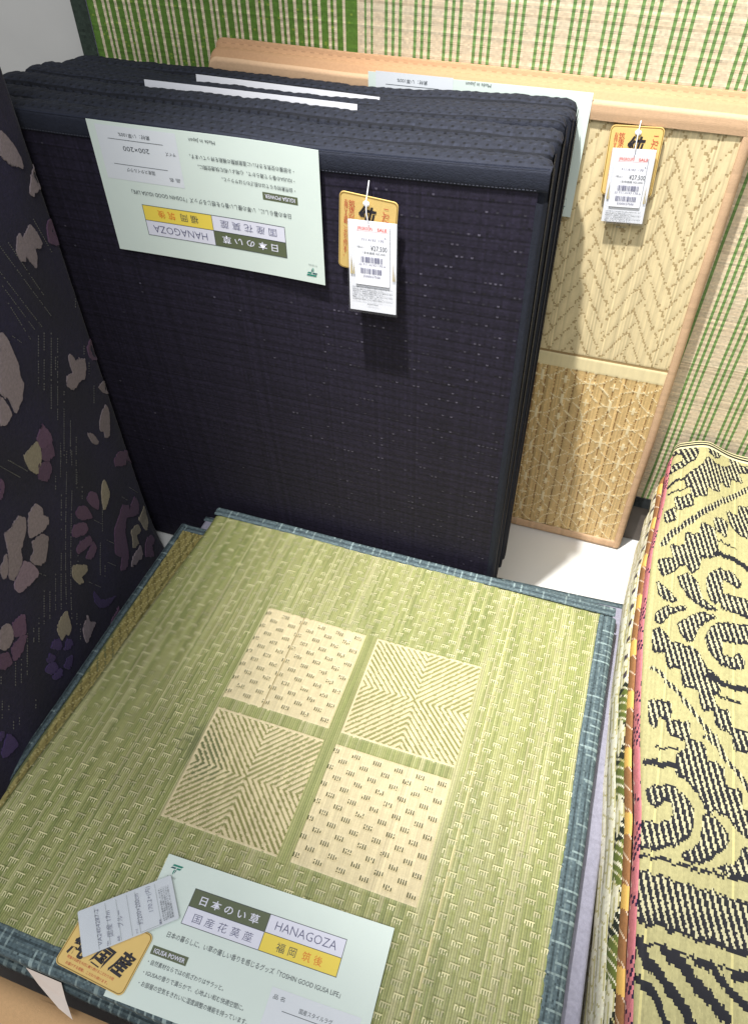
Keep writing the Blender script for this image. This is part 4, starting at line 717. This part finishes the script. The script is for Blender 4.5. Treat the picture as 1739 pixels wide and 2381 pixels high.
def cream_rug(za, zb, off, yb, label, dots, seed):
    ox, oy = 0.8, -0.25
    root = empty('patterned_rug', (ox, oy, za)); tag(root, label, 'rug')
    def cp(U, V):
        c = np.empty(U.shape + (3,)); c[:] = lin(250, 244, 220); c *= rng.normal(1, 0.05, U.shape)[..., None]
        ln = np.mod(V * 5.0 + 0.15 * np.sin(U * 60 + seed), 1) < 0.22; c[ln] = lin(214, 206, 150)
        fine = np.mod(U * 70 + V * 3, 1) < 0.08; c[fine] = lin(206, 196, 140)
        if dots:
            d = (np.mod(U + 0.006 * V, 0.031) < 0.009) & (V > 0.55) & (V < 0.78) & (U > -0.22); c[d] = lin(84, 72, 86)
            dm = (np.abs(np.mod((U + 0.33) / 0.105, 1) - 0.5) * 2 + np.abs(V - 0.55) * 1.5); m = (dm > 0.55) & (U < -0.2) & (V > 0.2) & (np.mod(U / 0.012 + V * 3, 1) < 0.75); c[m] = np.where((np.mod(U / 0.105, 1) < 0.5)[..., None], lin(44, 50, 44), lin(112, 124, 62))[m]
        return c, np.where(ln, -0.0006, 0.0004)
    side(root, 'folded_edge', za + 0.0006, zb - 0.0006, off, 0.0055, -0.78, yb, 0, cp, M_weave, 380, 14)
    box('folded_layers', 0.69 - ox, 1.02 - ox, -0.78 - oy, yb + 0.005 - oy, 0.0006, zb - za - 0.0006, M_under, root, 0.004)
cream_rug(0.048, 0.1, 0.002, 0.228, 'cream folded rug with dark dots, directly under the brown rug in the right hand stack', True, 1)
cream_rug(-0.010, 0.048, 0.0015, 0.212, 'cream folded rug, third up from the white floor in the right hand stack', False, 2)
cream_rug(-0.070, -0.010, -0.003, 0.205, 'cream folded rug, second up from the white floor in the right hand stack', False, 3)
cream_rug(ZF, -0.070, -0.008, 0.212, 'cream folded rug at the bottom of the right hand stack, touching the white floor', False, 4)

# ------------------------------------------------------------------ information cards
def info_card(label, org, ex, ey, W=0.297, H=0.166, prints=True, curl=0.0, seed=0, top_fold=False):
    k = W / 0.302
    def bend(x, y): return curl * ((x / W - 0.5) ** 2 * 4 - 0.3) + curl * 0.5 * np.sin(x * 20 + seed) * (y / H)
    root = empty('info_card'); frame(root, org, ex, ey); tag(root, label, 'card')
    n, m = 30, 18
    us, vs = edges(0, W, n), edges(-H, 0, m); UU, VV = np.meshgrid(us, vs, indexing='ij')
    Z = bend(UU, VV); V = np.stack([UU, VV, Z], -1).reshape(-1, 3); idx = np.arange((n + 1) * (m + 1)).reshape(n + 1, m + 1)
    F = np.stack([idx[:-1, :-1], idx[1:, :-1], idx[1:, 1:], idx[:-1, 1:]], -1).reshape(-1, 4)
    bm = bmesh.new(); me = bpy.data.meshes.new('sheet'); me.from_pydata(V, [], F); bm.from_mesh(me)
    ret = bmesh.ops.extrude_face_region(bm, geom=bm.faces[:])
    for v in ret['geom']:
        if isinstance(v, bmesh.types.BMVert): v.co.z -= 0.0005
    bmesh.ops.recalc_face_normals(bm, faces=bm.faces[:]); bm.to_mesh(me); bm.free()
    sh = obj('card_sheet', me, M_card if prints else M_white, root)
    if not prints: return root
    def mm(v): return v * 0.001 * k
    def patch(name, x0, y0, x1, y1, mat, z=0.00015, inset=None):
        nn = 12; uu, vv = edges(mm(x0), mm(x1), nn), edges(-mm(y1), -mm(y0), 4); A, B = np.meshgrid(uu, vv, indexing='ij')
        V = np.stack([A, B, bend(A, B) + z], -1).reshape(-1, 3); ix = np.arange(A.size).reshape(A.shape); F = np.stack([ix[:-1, :-1], ix[1:, :-1], ix[1:, 1:], ix[:-1, 1:]], -1).reshape(-1, 4)
        return obj(name, meshdata(name, V, F), mat, root)
    def T(s, x, y, w, h, mat, **kw): return text(root, s, mm(x), -mm(y), mat, h=mm(h), w=mm(w), z=0.00045, bend=bend, **kw)
    patch('printed_panel', 51.2, 28, 152.3, 48.5, M_olive); patch('printed_panel', 152.3, 28, 250.5, 48.5, M_box); patch('printed_panel', 51.2, 48.5, 152.3, 68.8, M_box); patch('printed_panel', 152.3, 48.5, 250.5, 68.8, M_yellow)
    for a in ((51, 27.8, 250.8, 28.5), (51, 48.2, 250.8, 48.9), (51, 68.5, 250.8, 69.2), (51, 27.8, 51.7, 69.2), (152, 27.8, 152.7, 69.2), (250.1, 27.8, 250.8, 69.2)): patch('printed_rule', *a, M_ink, 0.0003)
    T('日 本 の い 草', 63, 43, 78, 8.2, M_box, bold=0.012); T('HANAGOZA', 163, 43, 78, 10.5, M_indigo, bold=-0.012)
    T('国 産 花 茣 蓙', 63, 63.5, 78, 8.2, M_indigo, bold=-0.008)
    T('福 岡', 172, 63.5, 25, 8.2, M_ink, bold=-0.004); T('筑 後', 205, 63.5, 25, 8.2, M_orangeink, bold=-0.004)
    T('日本の暮らしに、い草の優しい香りを感じるグッズ「TOSHIN GOOD IGUSA LIFE」', 41, 87, 220, 5.2, M_ink)
    patch('printed_panel', 30.5, 99.5, 77, 109, M_olive); T('IGUSA POWER', 34, 106.8, 40, 4.9, M_box, bold=0.014)
    T('・自然素材ならではの肌ざわりはサラッと。', 32.5, 119, 97, 4.4, M_ink); T('・IGUSAの香りで満らかで、心地よい和む快適空間に。', 32.5, 130.3, 127, 4.4, M_ink); T('・お部屋の空気をきれいに湿度調整の機能を持っています。', 32.5, 141.6, 136, 4.4, M_ink)
    T('Made in Japan', 132, 160.5, 34, 4.2, M_ink)
    patch('label_sticker', 183, 98.5, 291, 163.5, M_stick, 0.0002)
    T('品 名', 187.5, 109, 14, 3.8, M_ink); T('国産スタイルラグ', 221, 114.3, 39.5, 4.0, M_ink); patch('printed_rule', 202, 117.8, 276.5, 118.4, M_ink, 0.0004)
    T('サイズ', 187, 140, 13.5, 3.8, M_ink); T('200×200', 222.5, 141, 36, 6.0, M_ink); patch('printed_rule', 202, 148.0, 276.8, 148.6, M_ink, 0.0004)
    T('素材：い草100%', 218, 156.5, 42.5, 4.2, M_ink)
    # logo: three slanted bars over a stem
    def poly(pts, mat):
        V = [(mm(x), -mm(y), float(bend(mm(x), -mm(y))) + 0.0004) for x, y in pts]; obj('printed_logo', meshdata('printed_logo', V, [tuple(range(len(V)))], None, False), mat, root)
    poly([(12.5, 9.6), (25.5, 9.6), (23.8, 11.8), (10.8, 11.8)], M_teal); poly([(11.5, 13.0), (17.0, 13.0), (16.2, 14.8), (9.6, 14.8)], M_tealdk); poly([(18.2, 13.0), (24.4, 13.0), (22.4, 15.0), (17.6, 15.0)], M_teal)
    poly([(15.2, 15.8), (16.6, 15.8), (15.9, 21.8), (14.8, 20.4)], M_teal); poly([(17.4, 15.8), (18.8, 15.8), (17.6, 19.4), (16.9, 20.6)], M_tealdk)
    T('TOSHIN', 9.5, 26.4, 12, 2.3, M_stickink)
    return root
M_stickink = material('pale_grey_ink', lin(150, 158, 156), 0.6)
info_card('pale mint information card hanging upside down on the front black rug', (0.1455, -0.0105, 0.5105), (-1, 0, 0), (0, 0, -1), 0.3025, 0.1680, curl=0.0030)
info_card('pale mint card mostly hidden between the black rugs and the beige rug', (0.4195, 0.2455, 0.5265), (-1, 0, -0.012), (0, 0, -1), 0.3005, 0.161, curl=0.0012, seed=1)
info_card('pale mint information card lying at the front edge of the green rug', (0.1527, -0.6045, 0.0868), (0.2785, 0.0091, 0), (-0.0091, 0.2785, 0), 0.2786, 0.1500, curl=0.0016, seed=2)
info_card('long white card edge sticking up between the front two black rugs', (-0.153, 0.1203, 0.6835), (1, 0, 0.004), (0, 0.09, 1), 0.2985, 0.16, prints=False, curl=0.0006)
info_card('thin white card edge sticking up between the rear two black rugs', (-0.104, 0.1712, 0.6800), (1, 0, -0.006), (0, 0.12, 1), 0.262, 0.16, prints=False, curl=0.0006)

# ------------------------------------------------------------------ price tags
def brand_tag(label, org, ex, ey, W=0.068, H=0.098, fg=False):
    root = empty('brand_tag'); frame(root, org, ex, ey); tag(root, label, 'tag')
    prism('tag_board', rrect(0, -H, W, 0, 0.006), 0.0012, M_kraft, root)
    # printed gold outline
    o, i = rrect(0.0007, -H + 0.0007, W - 0.0007, -0.0007, 0.0056), rrect(0.0016, -H + 0.0016, W - 0.0016, -0.0016, 0.0050)
    n = len(o); V = [(x, y, 0.0014) for x, y in o] + [(x, y, 0.0014) for x, y in i]
    obj('printed_border', meshdata('printed_border', V, [(k, (k + 1) % n, n + (k + 1) % n, n + k) for k in range(n)], None, False), M_gold, root)
    z = 0.0016
    def T(s, x, y, **kw): return text(root, s, x, y, kw.pop('mat', M_red), z=z, **kw)
    if not fg:
        text(root, '純', 0.021, -0.0375, M_dark, h=0.0215, w=0.025, z=z, bold=0.028, shear=0.25)
        text(root, '国産', 0.036, -0.046, M_dark, h=0.044, w=0.024, z=z, bold=0.02, vertical=True)
        T('こだわり', 0.0575, -0.010, h=0.034, vertical=True); T('筑後の伝統技', 0.0155, -0.0085, h=0.042, vertical=True); T('お届けする感動、こだわり続けます。', 0.0085, -0.0085, h=0.074, vertical=True)
    else:
        text(root, '純', 0.006, -0.0475, M_dark, h=0.0175, w=0.0235, z=z, bold=0.03, shear=0.2); text(root, '国', 0.0345, -0.0450, M_dark, h=0.0165, w=0.0215, z=z, bold=0.028, shear=0.3, rot=-0.12); text(root, '産', 0.0580, -0.0440, M_dark, h=0.0190, w=0.0215, z=z, bold=0.028, shear=0.3, rot=-0.12)
        T('筑後の伝統を大切に織り続けるこだわりの技', 0.010, -0.0530, w=0.060, h=0.0024); T('お届けする感動、こだわり続けます。', 0.012, -0.0585, w=0.054, h=0.0024)
    return root
def barcode(root, x0, y0, w, h, seed):
    r = random.Random(seed); x = x0; V = []; F = []
    while x < x0 + w:
        a = r.choice((0.0004, 0.0006, 0.0009)); b = len(V); V += [(x, y0, 0.0032), (x + a, y0, 0.0032), (x + a, y0 + h, 0.0032), (x, y0 + h, 0.0032)]; F.append((b, b + 1, b + 2, b + 3)); x += a + r.choice((0.0004, 0.0006, 0.0010))
    obj('barcode', meshdata('barcode', V, F, None, False), M_indigo, root)
def price_tag(label, org, ex, ey, W=0.064, H=0.112, lab=(0.0105, 0.0035, 0.0545, 0.078), tilt=0.0):
    root = empty('price_tag'); frame(root, org, ex, ey); tag(root, label, 'tag')
    prism('plastic_sleeve', rrect(0, -H, W, 0, 0.0015), 0.0009, M_clear, root, z0=0.0012)
    prism('insert_card', rrect(0.0022, -H + 0.003, W - 0.0022, -0.0004, 0.0006), 0.0006, M_white, root, z0=0.0003)
    # reeds printed on the insert
    def reed(x, y, h, w):
        obj('printed_reed', meshdata('printed_reed', [(x - w, y, 0.0024), (x + w, y, 0.0024), (x + w * 0.2, y + h, 0.0024)], [(0, 1, 2)], None, False), M_grass, root)
    reed(0.0055, -0.066, 0.024, 0.0014); reed(0.0085, -0.066, 0.015, 0.001); reed(W - 0.006, -0.0695, 0.026, 0.0007); reed(W - 0.004, -0.0695, 0.014, 0.0006)
    for k, y in enumerate((0.0830, 0.0856, 0.0882, 0.0908, 0.0934, 0.0960, 0.0986)):
        text(root, ['※天然素材のため色柄が多少異なる場合があります。', '　湿気の多い場所でのご使用はお避けください。', '※直射日光、床暖房、電気毛布でのご使用はお避け', '　ください。変色の原因となります。', '※洗濯、水洗いはできません。固く絞った布で拭き', '　取ってください。', '※ご使用後は風通しのよい場所で保管してください。'][k], 0.006, -y, M_ink, h=0.0016, w=W - 0.012 - (k % 2) * 0.012, z=0.0024)
    text(root, 'ASHIYAN', W / 2, -0.1045, M_ink, w=0.014, h=0.0022, align='C', z=0.0024)
    x0, y0, x1, y1 = lab
    s = prism('price_sticker', rrect(x0, -y1, x1, -y0, 0.0006), 0.0005, M_white, root, z0=0.0022)
    def T(st, x, y, w, h, mat=M_indigo, **kw): return text(root, st, x0 + x, -y0 - y, mat, w=w, h=h, z=0.0032, **kw)
    obj('printed_band', meshdata('printed_band', [(x0 + 0.003, -y0 - 0.0085, 0.0029), (x1 - 0.0012, -y0 - 0.0085, 0.0029), (x1 - 0.0012, -y0 - 0.0015, 0.0029), (x0 + 0.003, -y0 - 0.0015, 0.0029)], [(0, 1, 2, 3)], None, False), M_pinkband, root)
    T('JFRGROUP♪', 0.004, 0.0068, 0.019, 0.0036, M_red); T('SALE', 0.029, 0.0068, 0.0115, 0.0036, M_red, bold=0.01)
    T('6', 0.038, 0.0155, 0.0018, 0.0026); T('711-4193  170', 0.009, 0.0195, 0.028, 0.0032); T('（税込）', 0.003, 0.0285, 0.009, 0.0022, M_ink)
    T('¥27,500', 0.0205, 0.0305, 0.0205, 0.0062, M_ink); T('（本体価格 ¥25,000）', 0.0105, 0.0352, 0.029, 0.0026, M_ink)
    barcode(root, x0 + 0.008, -y0 - 0.0460, 0.027, 0.0072, 3); T('22 711-4193 170-6', 0.005, 0.0498, 0.034, 0.0028); barcode(root, x0 + 0.0075, -y0 - 0.0600, 0.027, 0.0070, 5); T('25000/27500', 0.0105, 0.0645, 0.022, 0.0030)
    return root
def sling(label, pts, knot):
    root = empty('tag_string', pts[0]); tag(root, label, 'string'); inv = Vector(pts[0])
    tube('cord', [tuple(Vector(p) - inv) for p in pts], 0.0007, M_thread, root)
    bm = bmesh.new(); bmesh.ops.create_icosphere(bm, subdivisions=2, radius=0.0042)
    for v in bm.verts: v.co = Vector((v.co.x, v.co.y * 0.35, v.co.z * 0.9)) + Vector(knot) - inv
    me = bpy.data.meshes.new('eyelet'); bm.to_mesh(me); bm.free(); obj('eyelet', me, M_thread, root)
ca, sa = math.cos(math.radians(-4.0)), math.sin(math.radians(-4.0))
brand_tag('orange brand tag hanging on the black rug', (0.1715, -0.0165, 0.6395), (ca, 0, sa), (-sa, -0.06, ca), 0.0715, 0.099)
ca, sa = math.cos(math.radians(2.5)), math.sin(math.radians(2.5))
# (top edge close to the rug, lower end swinging free of it)
price_tag('white price tag in a clear sleeve hanging on the black rug', (0.1795, -0.0195, 0.6085), (ca, 0, sa), (-sa, 0.10, ca), 0.0650, 0.1165)
sling('white plastic string holding the tags on the black rug', [(0.2041, -0.008, 0.651), (0.2043, -0.013, 0.643), (0.2045, -0.020, 0.632), (0.206, -0.024, 0.620), (0.208, -0.024, 0.610), (0.2085, -0.0235, 0.606)], (0.2045, -0.0195, 0.629))
ca, sa = math.cos(math.radians(3.4)), math.sin(math.radians(3.4))
brand_tag('orange brand tag hanging on the beige rug', (0.4475, tany(0) - 0.0055, 0.6540), (ca, 0, sa), (-sa, TL, ca), 0.0665, 0.089)
ca, sa = math.cos(math.radians(4.0)), math.sin(math.radians(4.0))
price_tag('white price tag in a clear sleeve hanging on the beige rug', (0.4535, tany(0) - 0.0110, 0.6285), (ca, 0, sa), (-sa, TL + 0.01, ca), 0.0592, 0.1005, lab=(0.0085, 0.0075, 0.0492, 0.0755))
sling('white plastic string holding the tags on the beige rug', [(0.4825, tany(0) - 0.004, 0.662), (0.4825, tany(0) - 0.0105, 0.654), (0.483, tany(0) - 0.0115, 0.643), (0.4835, tany(0) - 0.0150, 0.633), (0.4835, tany(0) - 0.0165, 0.626)], (0.4825, tany(0) - 0.0085, 0.649))

# tags on the green rug: orange board under a handwritten slip
v1 = Vector((0.2785, 0.0091, 0)).normalized()
zb = 0.0885
th = math.radians(6)
brand_tag('orange brand tag with black brush characters lying at the front edge of the green rug', (0.0939, -0.6825, zb), (0.0867, -0.0049, 0), (0.0043, 0.062, 0), 0.0868, 0.0625, fg=True)
M_pen = material('pen_ink', lin(112, 114, 136), 0.6)
def handwritten():
    root = empty('handwritten_slip'); tag(root, 'white handwritten slip in a clear sleeve lying askew over the orange tag', 'tag')
    a, b = Vector((0.0868, -0.6938, 0)), Vector((0.1676, -0.6259, 0)); ex = (a - b).normalized()   # the writing reads from the far end towards the near end
    # local frame: origin at the card's own top left corner (far right corner in the picture)
    d = (b - a).normalized(); w = Vector((d.y, -d.x, 0))
    L, Wd = 0.1056, 0.0490
    frame(root, (0.0868, -0.6938, 0.0910), d, (-d.y, d.x, 0))   # x along the long side, y across
    prism('plastic_sleeve', rrect(-0.001, -Wd - 0.002, L + 0.002, 0.0015, 0.002), 0.0008, M_clear, root, z0=0.0007)
    prism('paper_slip', rrect(0, -Wd, L, 0, 0.002), 0.0006, M_stick, root)
    z = 0.0018
    def W(s, x, y, w, h): text(root, s, x - 0.004, y, M_pen, h=h, w=w, rot=math.radians(90), z=z, shear=0.15, bold=-0.012)
    W('VA2404287-2', 0.026, -0.044, 0.038, 0.0045); W('国産 17m', 0.038, -0.040, 0.028, 0.0052); W('ブルー', 0.050, -0.034, 0.018, 0.0052); W('約200×200cm', 0.071, -0.040, 0.034, 0.0055); W('170.2+(内)', 0.084, -0.031, 0.028, 0.005)
    for x, s, h in ((0.0285, 'No.', 0.002), (0.0405, '品名', 0.002), (0.0605, 'サイズ', 0.002), (0.0865, '備考', 0.002)): text(root, s, x, -0.0475, M_indigo, h=h, w=0.005, rot=math.radians(90), z=z)
    for k, x in enumerate((0.0905, 0.0930, 0.0955, 0.0980, 0.1005)): text(root, ['※天然の素材を使用しています。', '色むらや風合いの違いがあります。', 'ご使用前に取扱説明をお読みください。', '直射日光を避けてください。', '保管は風通しのよい所で。'][k], x, -0.046, M_ink, h=0.0016, w=0.036, rot=math.radians(90), z=z)
    def rule(x0, y0, x1, y1): obj('printed_rule', meshdata('printed_rule', [(x0, y0, z), (x1, y0, z), (x1, y1, z), (x0, y1, z)], [(0, 1, 2, 3)], None, False), M_stickink, root)
    for x in (0.018, 0.030, 0.042, 0.054, 0.063): rule(x, -0.048, x + 0.0003, -0.003)
    rule(0.063, -0.048, 0.086, -0.0477); rule(0.086, -0.048, 0.0863, -0.003)
handwritten()
# loose paper corner sticking out from under the front edge
def paper():
    root = empty('paper_label', (0.085, -0.77, 0.05)); tag(root, 'torn white paper label sticking out from under the green rug over the peach cloth', 'label')
    pts = [(-0.050, 0.018, 0.012), (0.012, 0.018, 0.012), (0.016, -0.006, -0.004), (0.034, -0.034, -0.0115), (0.012, -0.026, -0.0115), (-0.020, -0.012, -0.006)]
    pts = [(0.052 - 0.085, -0.757 + 0.77, 0.0615 - 0.05), (0.098 - 0.085, -0.757 + 0.77, 0.0615 - 0.05), (0.108 - 0.085, -0.768 + 0.77, 0.0535 - 0.05), (0.126 - 0.085, -0.782 + 0.77, 0.0515 - 0.05), (0.106 - 0.085, -0.778 + 0.77, 0.0515 - 0.05), (0.072 - 0.085, -0.766 + 0.77, 0.0535 - 0.05)]
    V = pts + [(x, y, z - 0.0005) for x, y, z in pts]; n = len(pts)
    F = [(0, 1, 2, 5), (5, 2, 3, 4), (n, n + 5, n + 2, n + 1), (n + 5, n + 4, n + 3, n + 2)] + [(k, n + k, n + (k + 1) % n, (k + 1) % n) for k in range(n)]
    obj('paper_sheet', meshdata('paper_sheet', V, F, None, False), M_tissue, root)
M_tissue = material('thin_paper', lin(224, 208, 196), 0.7, noise=0.03, nscale=60)
paper()

# the green pile is a tall one: it is set down at its full size on the white floor
PILE = Matrix.Translation((-0.02932, 0.04982, -0.06207)) @ Matrix.Scale(1.0613, 4)
for o in list(COL.objects):
    lb = o.get('label', '')
    if o.parent is None and o.type == 'EMPTY' and any(k in lb for k in ('green rug', 'green rush', 'green pile', 'peach', 'handwritten')): o.matrix_world = PILE @ o.matrix_basis
